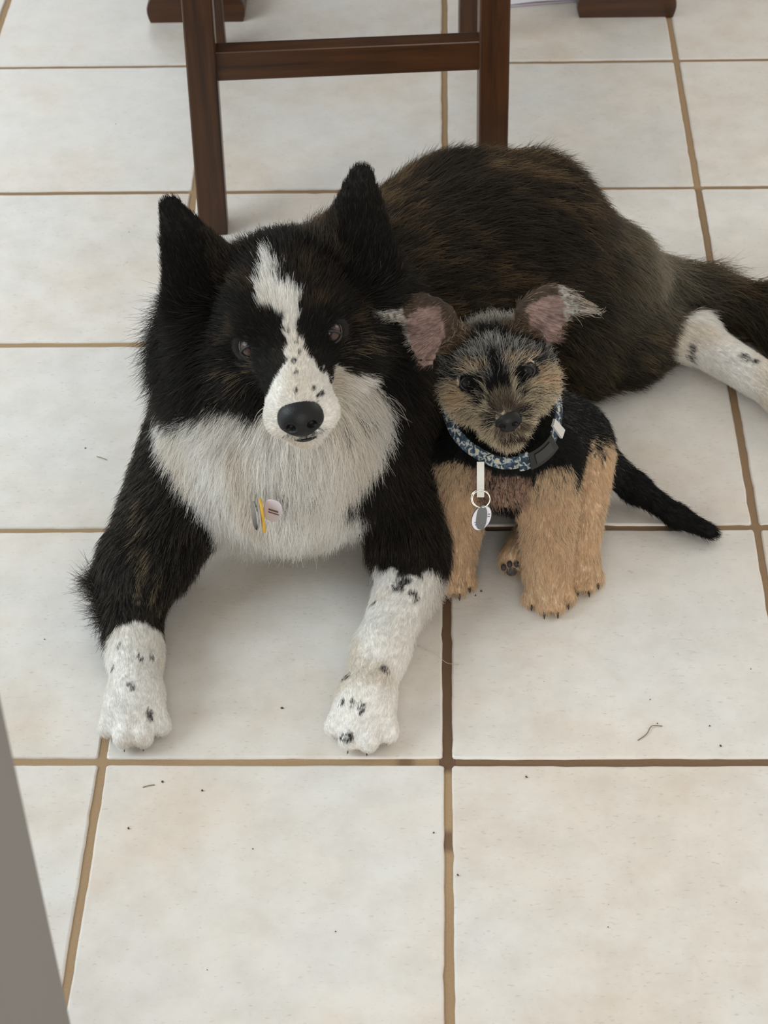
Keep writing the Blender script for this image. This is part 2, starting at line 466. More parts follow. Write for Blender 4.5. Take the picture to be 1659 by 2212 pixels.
def surface_net(G, lo, vox):
    s = G < 0
    c = np.zeros(np.array(G.shape) - 1, int)
    for dx in (0, 1):
        for dy in (0, 1):
            for dz in (0, 1):
                c += s[dx:s.shape[0] - 1 + dx, dy:s.shape[1] - 1 + dy, dz:s.shape[2] - 1 + dz]
    act = (c > 0) & (c < 8)
    idx = np.full(act.shape, -1); ci = np.argwhere(act); idx[act] = np.arange(len(ci))
    acc = np.zeros((len(ci), 3)); cnt = np.zeros(len(ci))
    corners = [np.array((dx, dy, dz)) for dx in (0, 1) for dy in (0, 1) for dz in (0, 1)]
    for a in range(8):
        for b in range(a + 1, 8):
            if np.abs(corners[a] - corners[b]).sum() != 1: continue
            pa, pb = ci + corners[a], ci + corners[b]
            va, vb = G[tuple(pa.T)], G[tuple(pb.T)]
            m = (va < 0) != (vb < 0)
            t = va[m] / (va[m] - vb[m])
            acc[m] += pa[m] + (pb[m] - pa[m]) * t[:, None]; cnt[m] += 1
    V = lo + acc / cnt[:, None] * vox
    F = []
    for axis in range(3):
        u, w = [(1, 2), (2, 0), (0, 1)][axis]
        sa = [slice(None)] * 3; sb = [slice(None)] * 3
        sa[axis] = slice(0, -1); sb[axis] = slice(1, None)
        A, Bq = s[tuple(sa)], s[tuple(sb)]
        e = np.argwhere(A != Bq)
        e = e[(e[:, u] > 0) & (e[:, w] > 0) & (e[:, u] < s.shape[u] - 1) & (e[:, w] < s.shape[w] - 1)]
        fl = A[tuple(e.T)]
        eu = np.zeros(3, int); eu[u] = 1; ew = np.zeros(3, int); ew[w] = 1
        q = [idx[tuple((e - o).T)] for o in (0 * eu, eu, eu + ew, ew)]
        q = np.stack(q, 1)
        q[~fl] = q[~fl][:, ::-1]
        F.append(q)
    F = np.concatenate(F)
    F = F[(F >= 0).all(1)]
    return V, F
def relax(V, F, it=2, lam=.5):
    n = len(V)
    a = np.concatenate([F[:, [0, 1]], F[:, [1, 2]], F[:, [2, 3]], F[:, [3, 0]]])
    for _ in range(it):
        s = np.zeros_like(V); c = np.zeros(n)
        np.add.at(s, a[:, 0], V[a[:, 1]]); np.add.at(c, a[:, 0], 1)
        np.add.at(s, a[:, 1], V[a[:, 0]]); np.add.at(c, a[:, 1], 1)
        V = V + lam * (s / np.maximum(c, 1)[:, None] - V)
    return V
def fast_mesh(name, V, F):
    me = bpy.data.meshes.new(name)
    me.vertices.add(len(V)); me.vertices.foreach_set('co', V.astype(np.float32).ravel())
    me.loops.add(F.size); me.loops.foreach_set('vertex_index', F.astype(np.int32).ravel())
    me.polygons.add(len(F))
    me.polygons.foreach_set('loop_start', np.arange(0, F.size, F.shape[1], dtype=np.int32))
    me.polygons.foreach_set('loop_total', np.full(len(F), F.shape[1], dtype=np.int32))
    me.update(calc_edges=True); me.validate()
    return me
def coat_weights(prims, P, soft=.012):
    """blend the coat settings of the primitives around each point"""
    ps = [p for p in prims if not p.sub]
    D = np.stack([p.dist(P) for p in ps], 1)
    D -= D.min(1, keepdims=True)
    W = np.exp(-D / soft); W[D > soft * 5] = 0; W /= W.sum(1, keepdims=True)
    return ps, W
def coat_value(ps, W, key, default):
    vals = np.array([p.coat.get(key, default) for p in ps], float)
    return W @ vals
def region(ps, W, name):
    return W @ np.array([1.0 if p.coat.get('reg') == name else 0.0 for p in ps])

def sample(V, F, n, dens):
    T = np.concatenate([F[:, [0, 1, 2]], F[:, [0, 2, 3]]])
    a, b, c = V[T[:, 0]], V[T[:, 1]], V[T[:, 2]]
    nn = np.cross(b - a, c - a); A = np.linalg.norm(nn, axis=1) / 2
    w = A * dens((a + b + c) / 3)
    ti = rng.choice(len(T), n, p=w / w.sum())
    u, v = rng.random(n), rng.random(n); f = u + v > 1; u[f], v[f] = 1 - u[f], 1 - v[f]
    P = a[ti] + u[:, None] * (b - a)[ti] + v[:, None] * (c - a)[ti]
    VN = np.zeros_like(V); fn = nrm(nn)
    for k in range(3): np.add.at(VN, T[:, k], nn)
    VN = nrm(VN)
    N = nrm(VN[T[ti, 0]] * (1 - u - v)[:, None] + VN[T[ti, 1]] * u[:, None] + VN[T[ti, 2]] * v[:, None])
    return P, N

def fur_mat():
    m = NT('fur_strands')
    at = m.n('ShaderNodeAttribute', attribute_name='hair_color')
    m.l(at.outputs['Color'], m.b.inputs['Base Color'])
    m.set(Roughness=.5); m.b.inputs['Specular IOR Level'].default_value = .3
    tr = m.n('ShaderNodeBsdfTranslucent'); m.l(at.outputs['Color'], tr.inputs['Color'])
    mx = m.n('ShaderNodeMixShader'); mx.inputs[0].default_value = .56
    out = m.t.nodes['Material Output']
    m.l(m.b.outputs[0], mx.inputs[1]); m.l(tr.outputs[0], mx.inputs[2]); m.l(mx.outputs[0], out.inputs['Surface'])
    return m.m
FURM = fur_mat()
def skin_mat():
    m = NT('skin_under_fur')
    at = m.n('ShaderNodeAttribute', attribute_name='Col')
    n = m.n('ShaderNodeTexNoise', Scale=240.0, Detail=3.0)
    mr = m.n('ShaderNodeMapRange'); mr.inputs[3].default_value = .8; mr.inputs[4].default_value = 1.1; m.l(n.outputs[0], mr.inputs[0])
    sc = m.n('ShaderNodeVectorMath', operation='SCALE'); m.l(at.outputs[0], sc.inputs[0]); m.l(mr.outputs[0], sc.inputs['Scale'])
    m.l(sc.outputs[0], m.b.inputs['Base Color']); m.set(Roughness=.75); m.b.inputs['Specular IOR Level'].default_value = .2
    return m.m
SKINM = skin_mat()

def strands(name, parent, P, N, flow, length, lift, grav, frizz, clump, colr, colt, rad, npts=6, clump_div=22):
    """grow curves from roots P; flow is the lay of the coat"""
    n = len(P)
    if n == 0: return None
    tang = flow - N * np.sum(flow * N, 1, keepdims=True)
    tl = np.linalg.norm(tang, axis=1, keepdims=True)
    tang = np.where(tl > 1e-4, tang / np.maximum(tl, 1e-6), 0)
    lift = np.clip(lift + rng.normal(size=n) * .07, .03, .97)[:, None]
    d0 = nrm(N * lift + tang * (1 - lift) + rng.normal(size=(n, 3)) * .10)
    d1 = nrm(tang * (1 - lift * .55) + N * (lift * .5) + np.array([0, 0, -1.0]) * grav[:, None] + rng.normal(size=(n, 3)) * frizz[:, None])
    L = (length * rng.uniform(.62, 1.12, n))[:, None]
    t = np.linspace(0, 1, npts)
    pts = np.empty((n, npts, 3))
    w1 = rng.normal(size=(n, 3)) * frizz[:, None]
    for i, tt in enumerate(t):
        pts[:, i] = P + L * (d0 * (tt - tt * tt / 2) + d1 * (tt * tt / 2)) + w1 * L * .18 * math.sin(tt * 4.2) * tt
    m = max(1, n // clump_div)
    if m > 4:
        seeds = rng.choice(n, m, replace=False)
        kd = KDTree(m)
        for j, s in enumerate(seeds): kd.insert(P[s], j)
        kd.balance()
        own = np.fromiter((kd.find(p)[1] for p in P), int, n)
        S = seeds[own]
        off = P - P[S]
        ok = (np.linalg.norm(off, axis=1) < length * .8 + .004)[:, None]
        for i, tt in enumerate(t[1:], 1):
            pts[:, i] -= np.where(ok, off, 0) * (clump * (.25 + .75 * tt))[:, None] * tt
    pts[:, :, 2] = np.where(pts[:, :, 2] < .0012, .0012 + rng.random((n, 1)) * .0015, pts[:, :, 2])
    hc = bpy.data.hair_curves.new(name)
    hc.add_curves([npts] * n)
    hc.attributes['position'].data.foreach_set('vector', pts.astype(np.float32).ravel())
    ra = hc.attributes.get('radius') or hc.attributes.new('radius', 'FLOAT', 'POINT')
    prof = np.array([1.0, 1.0, .92, .78, .55, .22]) if npts == 6 else np.linspace(1, .25, npts)
    R = rad[:, None] * prof[None, :] * rng.uniform(.8, 1.2, (n, 1))
    ra.data.foreach_set('value', R.astype(np.float32).ravel())
    ca = hc.attributes.new('hair_color', 'FLOAT_COLOR', 'POINT')
    C = np.ones((n, npts, 4)); s = (t ** 1.2)[None, :, None]
    C[:, :, :3] = colr[:, None, :] * (1 - s) + colt[:, None, :] * s
    ca.data.foreach_set('color', C.astype(np.float32).ravel())
    hc.materials.append(FURM)
    o = bpy.data.objects.new(name, hc); COL.objects.link(o); o.parent = parent
    o['kind'] = 'stuff'
    return o

def in_poly(a, b, poly):
    poly = np.asarray(poly, float); n = len(poly); r = np.zeros(len(a), bool); j = n - 1
    for i in range(n):
        xi, yi = poly[i]; xj, yj = poly[j]
        c = ((yi > b) != (yj > b)) & (a < (xj - xi) * (b - yi) / (yj - yi + 1e-12) + xi)
        r ^= c; j = i
    return r

class Frame:
    """local frame of a head: r to the viewer's right, f out of the face, u up"""
    def __init__(s, O, elev, yaw, roll):
        e, y, ro = map(math.radians, (elev, yaw, roll))
        F = np.array([math.sin(y) * math.cos(e), -math.cos(y) * math.cos(e), math.sin(e)])
        U = nrm(np.array([0, 0, 1.0]) - F * F[2]); Rr = np.cross(U, F) * 1.0
        Rr = -Rr if Rr[0] < 0 else Rr
        s.O = np.array(O, float); s.F = F
        s.R = Rr * math.cos(ro) + U * math.sin(ro); s.U = U * math.cos(ro) - Rr * math.sin(ro)
        s.M = np.array([s.R, s.F, s.U])
    def w(s, r, f, u): return s.O + s.R * r + s.F * f + s.U * u
    def d(s, r, f, u): return s.R * r + s.F * f + s.U * u
    def loc(s, P): return (P - s.O) @ s.M.T

#@@DOGS
# ------------------------------------------------------------------ the big dog
H = Frame((-.143, .207, .348), 8, 5, 8)
def hp(kind, *a, **k):
    """primitive given in head millimetres (r, f, u); mirrored when the first is a pair sign"""
    if kind == 'e':
        c, r = a; return ell(H.w(*[x / 1000 for x in c]), [x / 1000 for x in r], H.M, **k)
    p, q, ra, rb = a
    w = k.pop('wide', None)
    return cone(H.w(*[x / 1000 for x in p]), H.w(*[x / 1000 for x in q]), ra / 1000, rb / 1000, wide=None if w is None else H.d(*w), **k)
BACK = (.95, .28, -.12)
big = [
    # trunk, curled to the right at the hips
    cone((-.150, .370, .145), (-.070, .510, .150), .098, .108, .05, reg='body', flow=(.6, .75, -.1), len=.036, lift=.30, grav=.15),
    cone((-.070, .510, .150), (.030, .615, .152), .108, .110, .05, reg='body', flow=BACK, len=.034, lift=.28, grav=.15),
    cone((.030, .610, .148), (.095, .642, .138), .108, .090, .05, reg='body', flow=BACK, len=.034, lift=.28, grav=.15),
    cone((.095, .642, .138), (.160, .650, .098), .090, .062, .05, reg='rump', flow=(.8, -.2, -.5), len=.034, lift=.25, grav=.2),
    # chest and neck with its ruff
    cone((-.155, .330, .120), (-.150, .300, .200), .088, .085, .05, reg='chest', flow=(0, -.35, -1), len=.045, lift=.24, grav=.5),
    cone((-.150, .350, .200), H.w(0, -.070, -.015), .092, .075, .05, reg='neck', flow=(0, .1, -1), len=.045, lift=.45, grav=.35),
    cone((-.145, .265, .235), (-.152, .270, .150), .058, .066, .05, reg='chest', flow=(0, -.35, -1), len=.045, lift=.24, grav=.5),
    cone((-.212, .300, .245), (-.205, .300, .150), .050, .052, .05, reg='chest', flow=(-.35, -.3, -1), len=.045, lift=.36, grav=.5),
    cone((-.222, .300, .150), (-.205, .295, .085), .048, .046, .03, reg='chest', flow=(-.1, -.3, -1), len=.038, lift=.24, grav=.5),
    # left-hand fore leg (as seen)
    cone((-.230, .370, .165), (-.300, .235, .065), .062, .046, .04, reg='armL', flow=(-.55, -.2, -.75), len=.022, lift=.28, grav=.3),
    cone((-.318, .215, .046), (-.310, .115, .030), .034, .0225, .03, reg='armL', flow=(.05, -1, -.1), len=.011, lift=.22, grav=.1),
    cone((-.310, .115, .030), (-.305, .066, .027), .0225, .0255, .02, reg='pawL', flow=(.05, -1, -.1), len=.007, lift=.25, grav=.1),
    # right-hand fore leg
    cone((-.070, .370, .160), (-.042, .258, .064), .060, .040, .04, reg='armR', flow=(.3, -.3, -.85), len=.030, lift=.30, grav=.3),
    cone((-.036, .222, .044), (-.066, .118, .030), .031, .0240, .03, reg='armR', flow=(-.3, -1, -.1), len=.009, lift=.22, grav=.1),
    cone((-.066, .118, .030), (-.079, .062, .027), .0240, .0265, .02, reg='pawR', flow=(-.2, -1, -.1), len=.007, lift=.25, grav=.1),
    # thigh, shank and hind foot on the right
    cone((.168, .640, .102), (.140, .582, .072), .076, .056, .016, reg='thigh', flow=(.75, -.45, -.45), len=.032, lift=.25, grav=.2),
    cone((.122, .585, .058), (.215, .612, .048), .052, .042, .03, reg='thigh', flow=(.85, -.1, -.35), len=.028, lift=.25, grav=.2),
    cone((.215, .615, .048), (.288, .628, .038), .042, .025, .03, reg='shank', flow=(.9, .1, -.3), len=.018, lift=.25, grav=.2),
    cone((.292, .620, .036), (.390, .522, .026), .025, .021, .02, reg='hindfoot', flow=(.7, -.7, -.1), len=.008, lift=.2, grav=.1),
    cone((.390, .522, .026), (.430, .470, .020), .022, .026, .02, reg='hindfoot', flow=(.7, -.7, -.1), len=.008, lift=.2, grav=.1),
    cone((.02, .55, .05), (.20, .595, .03), .045, .026, .04, reg='belly', flow=(.8, -.5, -.4), len=.03, lift=.25, grav=.3),
    # tail
    cone((.205, .675, .085), (.300, .695, .050), .036, .024, .03, reg='tail', flow=(.95, -.1, -.3), len=.045, lift=.16, grav=.25),
    cone((.300, .695, .050), (.380, .672, .038), .024, .022, .02, reg='tail', flow=(.85, -.5, -.1), len=.07, lift=.16, grav=.2),
    cone((.380, .672, .038), (.450, .600, .032), .022, .016, .02, reg='tail', flow=(.7, -.75, -.1), len=.08, lift=.16, grav=.2),
]
def paw(base, direc, s, reg, nm, fluff=1.0):
    """four toes fanned at the end of a leg"""
    d = nrm(np.array([direc[0], direc[1], 0.0])); x = np.array([d[1], -d[0], 0]) * -1
    if x[0] < 0: x = -x
    b = np.array(base, float); out = [ell(b + d * -.002 * s + np.array([0, 0, -.003]), (.0275 * s, .030 * s, .021 * s), np.array([x, d, [0, 0, 1]]), k=.015, reg=reg, flow=tuple(d + [0, 0, -.1]), len=.006 * s * fluff, lift=.22, grav=.1)]
    for i, (o, l, h) in enumerate(((-.0225, .0185, .0125), (-.0082, .0350, .0150), (.0082, .0350, .0150), (.0225, .0185, .0125))):
        p = b + x * o * .80 * s + d * .002 * s + np.array([0, 0, -.001 * s]); q = b + x * o * 1.12 * s + d * l * s; q[2] = h * s
        out.append(cone(p, q, .0110 * s, .0110 * s, .0035 * s, reg=reg, flow=tuple(d + [0, 0, -.35]), len=.0045 * s * fluff, lift=.18 + .06 * (fluff - 1), grav=.2, toe=1))
    return out
big += paw((-.305, .052, .026), (.05, -1), 1.0, 'pawL', 'L')
big += paw((-.080, .048, .026), (-.15, -1), 1.02, 'pawR', 'R')
big += paw((.430, .470, .022), (.6, -.7), .9, 'hindfoot', 'H')
# head
FACE = H.d(0, -1, .25)
big += [
    hp('e', (0, -58, 6), (58, 70, 54), k=.03, reg='head', flow=H.d(0, -.8, .6), len=.009, lift=.3, grav=.05),
    hp('e', (0, -80, -20), (62, 55, 60), k=.03, reg='head', flow=H.d(0, -.6, -.6), len=.03, lift=.45, grav=.2),
    hp('e', (-44, -42, -30), (33, 44, 38), k=.02, reg='head', flow=H.d(-1, -.55, -.35), len=.030, lift=.36, grav=.25, cheek=1),
    hp('e', (44, -42, -30), (33, 44, 38), k=.02, reg='head', flow=H.d(1, -.55, -.35), len=.030, lift=.36, grav=.25, cheek=1),
    hp('e', (-78, -72, -44), (40, 40, 60), k=.03, reg='neck', flow=H.d(-.8, -.1, -.7), len=.036, lift=.35, grav=.3),
    hp('e', (66, -88, -30), (32, 36, 50), k=.03, reg='neck', flow=H.d(.8, -.2, -.7), len=.032, lift=.35, grav=.3),
    hp('e', (-27, -14, 12), (20, 18, 16), k=.02, reg='face', flow=H.d(-.4, -.8, .5), len=.0055, lift=.22, grav=0),
    hp('e', (27, -14, 12), (20, 18, 16), k=.02, reg='face', flow=H.d(.4, -.8, .5), len=.0055, lift=.22, grav=0),
    hp('c', (0, -4, -16), (0, 56, -34), 35, 28, k=.022, reg='face', flow=H.d(0, -1, .1), len=.0045, lift=.2, grav=.05),
    hp('c', (0, -10, 1), (0, 66, -25), 20, 15, k=.018, reg='face', flow=H.d(0, -1, .1), len=.0045, lift=.2, grav=0),
    hp('e', (-15, 62, -42), (20, 20, 18), k=.010, reg='face', flow=H.d(-.6, -.8, -.3), len=.0045, lift=.2, grav=.1),
    hp('e', (15, 62, -42), (20, 20, 18), k=.010, reg='face', flow=H.d(.6, -.8, -.3), len=.0045, lift=.2, grav=.1),
    hp('c', (0, -30, -54), (0, 50, -65), 30, 17, k=.02, reg='jaw', flow=H.d(0, -.7, -.5), len=.012, lift=.35, grav=.3),
    # ears
    hp('c', (-70, -62, 38), (-87, -74, 118), 44, 14, k=.02, wide=(1, -.25, .1), flat=3.2, reg='ear', flow=H.d(-.2, -.1, 1), len=.012, lift=.28, grav=0),
    hp('c', (70, -62, 38), (91, -74, 115), 44, 14, k=.02, wide=(1, .25, -.1), flat=3.2, reg='ear', flow=H.d(.2, -.1, 1), len=.012, lift=.28, grav=0),
    hp('c', (-70, -44, 46), (-82, -54, 102), 26, 8, k=.012, wide=(1, -.25, .1), flat=2.6, sub=True),
    hp('c', (70, -44, 46), (85, -54, 100), 26, 8, k=.012, wide=(1, .25, -.1), flat=2.6, sub=True),
    # eye openings
    hp('e', (-37.5, 1, 1), (12.5, 10, 8.5), k=.006, sub=True),
    hp('e', (37.5, 1, 1), (12.5, 10, 8.5), k=.006, sub=True),
    # line of the mouth
    hp('c', (-15, 80, -59), (15, 80, -59), 1.6, 1.6, k=.004, sub=True),
]

# ------------------------------------------------------------------ the puppy
Q = Frame((.0495, .2455, .2750), 10, 2, 11)
def qp(kind, *a, **k):
    if kind == 'e':
        c, r = a; M = k.pop('M', Q.M); return ell(Q.w(*[x / 1000 for x in c]), [x / 1000 for x in r], M, **k)
    p, q, ra, rb = a
    w = k.pop('wide', None)
    return cone(Q.w(*[x / 1000 for x in p]), Q.w(*[x / 1000 for x in q]), ra / 1000, rb / 1000, wide=None if w is None else Q.d(*w), **k)
pup = [
    cone((.062, .318, .185), Q.w(0, -.035, -.02), .040, .040, .02, reg='pneck', flow=(0, -.1, -1), len=.019, lift=.42, grav=.2),
    cone((.064, .305, .150), (.085, .345, .105), .050, .058, .03, reg='pbody', flow=(.1, .3, -1), len=.012, lift=.25, grav=.2),
    cone((.085, .345, .108), (.122, .390, .068), .057, .055, .03, reg='pbody', flow=(.5, .4, -.7), len=.012, lift=.22, grav=.2),
    cone((.060, .292, .140), (.062, .285, .112), .040, .034, .025, reg='pchest', flow=(0, -.2, -1), len=.013, lift=.25, grav=.3),
    ell((.142, .362, .062), (.034, .052, .054), k=.02, reg='pthigh', flow=(.3, .1, -1), len=.012, lift=.22, grav=.2),
    cone((.018, .292, .130), (.009, .262, .034), .030, .0215, .02, reg='pleg', flow=(.1, -.2, -1), len=.014, lift=.32, grav=.2),
    cone((.104, .285, .130), (.104, .240, .034), .032, .0235, .02, reg='pleg', flow=(.1, -.2, -1), len=.014, lift=.32, grav=.2),
    cone((.151, .335, .098), (.141, .266, .028), .024, .017, .015, reg='phind', flow=(0, -.2, -1), len=.012, lift=.22, grav=.2),
    cone((.094, .310, .024), (.070, .262, .020), .017, .015, .012, reg='pfoot', flow=(-.3, -1, -.1), len=.008, lift=.2, grav=.1),
    cone((.165, .395, .045), (.204, .368, .026), .020, .0135, .015, reg='ptail', flow=(.8, -.6, -.2), len=.012, lift=.2, grav=.1),
    cone((.204, .368, .026), (.246, .334, .016), .0135, .0105, .012, reg='ptail', flow=(.8, -.6, -.2), len=.012, lift=.18, grav=.1),
    cone((.246, .334, .016), (.280, .312, .013), .0105, .0075, .010, reg='ptail', flow=(.8, -.6, -.2), len=.012, lift=.16, grav=.1),
    # head
    qp('e', (0, -36, -2), (45, 45, 38), k=.02, reg='phead', flow=Q.d(0, -.85, .6), len=.023, lift=.34, grav=.1),
    qp('e', (-26, -22, -22), (24, 28, 26), k=.015, reg='pcheek', flow=Q.d(-1, -.3, -.5), len=.020, lift=.46, grav=.15),
    qp('e', (26, -22, -22), (24, 28, 26), k=.015, reg='pcheek', flow=Q.d(1, -.3, -.5), len=.020, lift=.46, grav=.15),
    qp('c', (0, 0, -20), (0, 26, -28), 25, 19, k=.018, reg='pmuz', flow=Q.d(0, -.7, .1), len=.010, lift=.4, grav=.1),
    qp('c', (0, -8, -4), (0, 32, -20), 15, 10, k=.012, reg='pmuz', flow=Q.d(0, -.9, .35), len=.008, lift=.35, grav=0),
    qp('e', (-10, 27, -34), (14, 14, 12), k=.008, reg='pmuz', flow=Q.d(-.8, -.5, -.4), len=.014, lift=.5, grav=.15),
    qp('e', (10, 27, -34), (14, 14, 12), k=.008, reg='pmuz', flow=Q.d(.8, -.5, -.4), len=.014, lift=.5, grav=.15),
    qp('c', (0, -12, -46), (0, 21, -50), 20, 13, k=.012, reg='pjaw', flow=Q.d(0, -.3, -1), len=.017, lift=.5, grav=.2),
    qp('e', (-20, -8, 10), (14, 12, 11), k=.012, reg='pbrow', flow=Q.d(-.5, -.2, 1), len=.012, lift=.4, grav=0),
    qp('e', (20, -8, 10), (14, 12, 11), k=.012, reg='pbrow', flow=Q.d(.5, -.2, 1), len=.012, lift=.4, grav=0),
    # ears carried sideways with the tips blown out
    qp('c', (-58, -14, 68), (-63, -4, 33), 27, 11, k=.008, wide=(1, -.1, .1), flat=6.0, reg='pear', flow=Q.d(-.5, 0, -.8), len=.006, lift=.2, grav=0),
    qp('c', (-46, -18, 58), (-34, -28, 32), 15, 15, k=.012, wide=(1, 0, .6), flat=2.3, reg='pear', flow=Q.d(-.7, 0, .5), len=.010, lift=.3, grav=0),
    qp('c', (-66, -8, 79), (-102, 12, 97), 10, 4, k=.012, wide=(.2, -.4, 1), flat=2.4, reg='pear', flow=Q.d(-1, .1, .2), len=.012, lift=.12, grav=0),
    qp('c', (61, -30, 46), (59, -16, 25), 21, 10, k=.008, wide=(1, -.1, -.1), flat=5.0, reg='pear', flow=Q.d(.5, 0, -.8), len=.006, lift=.2, grav=0),
    qp('c', (44, -30, 44), (34, -30, 26), 14, 14, k=.012, wide=(1, 0, -.6), flat=2.5, reg='pear', flow=Q.d(.7, 0, .5), len=.010, lift=.3, grav=0),
    qp('c', (64, -33, 54), (100, -36, 32), 10, 4, k=.012, wide=(.4, -.4, 1), flat=2.4, reg='pear', flow=Q.d(1, 0, -.45), len=.012, lift=.12, grav=0),
    qp('e', (-28, 0, 0), (10, 8, 8), k=.004, sub=True),
    qp('e', (28, 0, 0), (10, 8, 8), k=.004, sub=True),
]
pup += paw((.007, .252, .020), (.0, -1), .68, 'ppaw', 'L', 2.4)
pup += paw((.105, .228, .021), (.05, -1), .76, 'ppaw', 'R', 2.4)
pup += paw((.140, .255, .018), (.05, -1), .66, 'ppaw', 'H', 2.4)

# ------------------------------------------------------------------ coats
C_BLACK = np.array(srgb(37, 34, 31)); C_BROWN = np.array(srgb(60, 50, 40)); C_TAN = np.array(srgb(172, 142, 106))
C_GREY = np.array(srgb(178, 170, 152)); C_WHITE = np.array(srgb(250, 248, 244)); C_CREAM = np.array(srgb(196, 176, 138))
C_SPOT = np.array(srgb(62, 58, 56))
BLAZE = [(-5, 96), (0, 88), (2, 74), (4, 61), (15, 49), (19, 41), (13, 25), (12, 13), (12, 0), (16, -16), (24, -32), (32, -46), (43, -41), (48, -48), (43, -65), (37, -85), (27, -98), (-4, -110), (-28, -100), (-39, -84), (-39, -65), (-34, -53), (-24, -42), (-14, -30), (-6, -19), (-3, -4), (-1, 8), (-3, 19), (-10, 30), (-22, 37), (-23, 46), (-22, 57), (-17, 67), (-13, 79), (-13, 87)]
CHEST = [(-154, 80), (-126, 65), (-108, 59), (-82, 62), (-62, 67), (-48, 62), (-38, 54), (2, 61), (46, 99), (62, 101), (76, 93), (90, 78), (96, 60), (93, 42), (78, 15), (64, -6), (49, -24), (68, -35), (77, -58), (82, -130), (-118, -130), (-120, -58), (-129, -26), (-139, 2), (-146, 34), (-148, 62)]
SPOTS = [(-.323, .104, 2.6), (-.328, .083, 3.2), (-.289, .093, 2.6), (-.300, .088, 3.6), (-.306, .052, 4.6), (-.287, .033, 3.6), (-.274, .019, 3), (-.270, .001, 3),
         (-.042, .185, 8), (-.033, .168, 5), (-.028, .189, 4), (-.048, .173, 7), (-.059, .074, 5), (-.098, .069, 3.6), (-.091, .037, 3.4), (-.083, .032, 4.4), (-.097, .009, 6.4), (-.102, .041, 3), (-.074, .161, 2.6),
         (.261, .570, 5), (.303, .566, 4.5), (.342, .563, 6.5), (.354, .557, 4), (.286, .589, 3.5)]
EPS = math.radians(34)
def face_plane(fr, P, eps):
    """marking coordinates in the head's own front plane, millimetres"""
    l = fr.loc(P)
    return l[:, 0] * 1000, (l[:, 2] * math.cos(eps) - l[:, 1] * math.sin(eps)) * 1000, l * 1000
def mixc(a, b, t): return a * (1 - t)[:, None] + b * t[:, None]
def big_colour(P, ps, W):
    """coat colour at points P: returns root and tip colour"""
    n = len(P)
    R = {k: region(ps, W, k) for k in ('body', 'rump', 'chest', 'neck', 'armL', 'pawL', 'armR', 'pawR', 'thigh', 'shank', 'hindfoot', 'belly', 'tail', 'head', 'face', 'jaw', 'ear')}
    jit = P + (vnoise(P, 160, 5)[:, None] - .5) * .006
    # brindle ground: dark with tawny streaks along the lay of the hair
    s1 = vnoise(P * np.array([18, 70, 70]), 1, 1); s2 = vnoise(P * np.array([45, 190, 190]), 1, 2); s3 = vnoise(P, 11, 3)
    streak = sstep(.44, .66, s1 * .45 + s2 * .55) * sstep(.26, .58, s3) * (rng.random(n) < .8)
    base = np.tile(C_BLACK, (n, 1)); tip = base * 1.25; warm = np.clip(R['body'] + R['rump'] + R['thigh'] + R['tail'] + R['shank'], 0, 1) * (.35 + .65 * vnoise(P * np.array([25, 60, 60]), 1, 21)); tip = mixc(tip, np.array(srgb(92, 80, 64)), warm * .7)
    brind = R['body'] + R['rump'] * .9 + R['thigh'] * .8 + R['shank'] * .5 + R['tail'] * .8
    tip = mixc(tip, C_TAN, np.clip(streak * brind * .8, 0, 1)); base = mixc(base, C_BROWN, np.clip(streak * brind, 0, 1))
    # pale grey cast over the haunch and the root of the tail
    g = np.exp(-(((P - np.array([.225, .665, .110])) / np.array([.085, .075, .075])) ** 2).sum(1)) * (R['rump'] + R['thigh'] + R['tail'] + R['shank']) * (.5 + .9 * vnoise(P * np.array([40, 120, 120]), 1, 4)) * 1.25
    tip = mixc(tip, C_GREY, np.clip(g * 1.0, 0, 1)); base = mixc(base, C_GREY * .4, np.clip(g, 0, 1))
    g2 = (R['thigh'] + R['tail'] + R['shank']) * sstep(.45, .75, s2) * .55
    tip = mixc(tip, np.array(srgb(142, 126, 94)), np.clip(g2, 0, 1))
    a, b, l = face_plane(H, jit, EPS)
    hd = np.clip(R['head'] + R['face'] + R['jaw'], 0, 1) > .5
    # brown flecks on forehead and cheeks
    fl = sstep(.55, .8, vnoise(P, 70, 6)) * sstep(.4, .7, vnoise(P, 22, 7)) * hd
    tip = mixc(tip, np.array(srgb(112, 92, 68)), fl * .75)
    ck = hd & ((((a + 56) / 22) ** 2 + ((b + 22) / 17) ** 2 < 1) | (((a - 60) / 18) ** 2 + ((b + 12) / 14) ** 2 < 1)) & (vnoise(P * np.array([200, 200, 200]), 1, 25) > .58) & (rng.random(n) < .5)
    tip[ck] = np.array(srgb(150, 130, 104))
    ef = (R['ear'] > .4) & (np.abs(l[:, 0]) < 62) & (l[:, 2] > 40) & (rng.random(n) < .6)
    tip[ef] = np.array(srgb(98, 86, 72))
    fore = hd & (a > 4) & (a < 60) & (b > 20)
    tip = mixc(tip, np.array(srgb(84, 68, 52)), fore * .45 * vnoise(P, 60, 8))
    dk = ((a + 31) / 20) ** 2 + ((b - 6) / 20) ** 2 < 1; dk |= ((a - 31) / 18) ** 2 + ((b - 4) / 20) ** 2 < 1
    tip[dk & hd] = C_BLACK * .9; base[dk & hd] = C_BLACK * .8
    # white: blaze and muzzle
    wob = (vnoise(P, 110, 9) - .5) * 7
    bl = in_poly(a + wob, b + wob * .6, BLAZE) & hd & (l[:, 1] > -75)
    # white: throat, chest, ruff
    q = jit - np.array([-.15, .22, .17]); ca = q[:, 0] * 1000 + wob * 1.5; cb = (q[:, 1] * .667 + q[:, 2] * .745) * 1000 + wob * 1.5
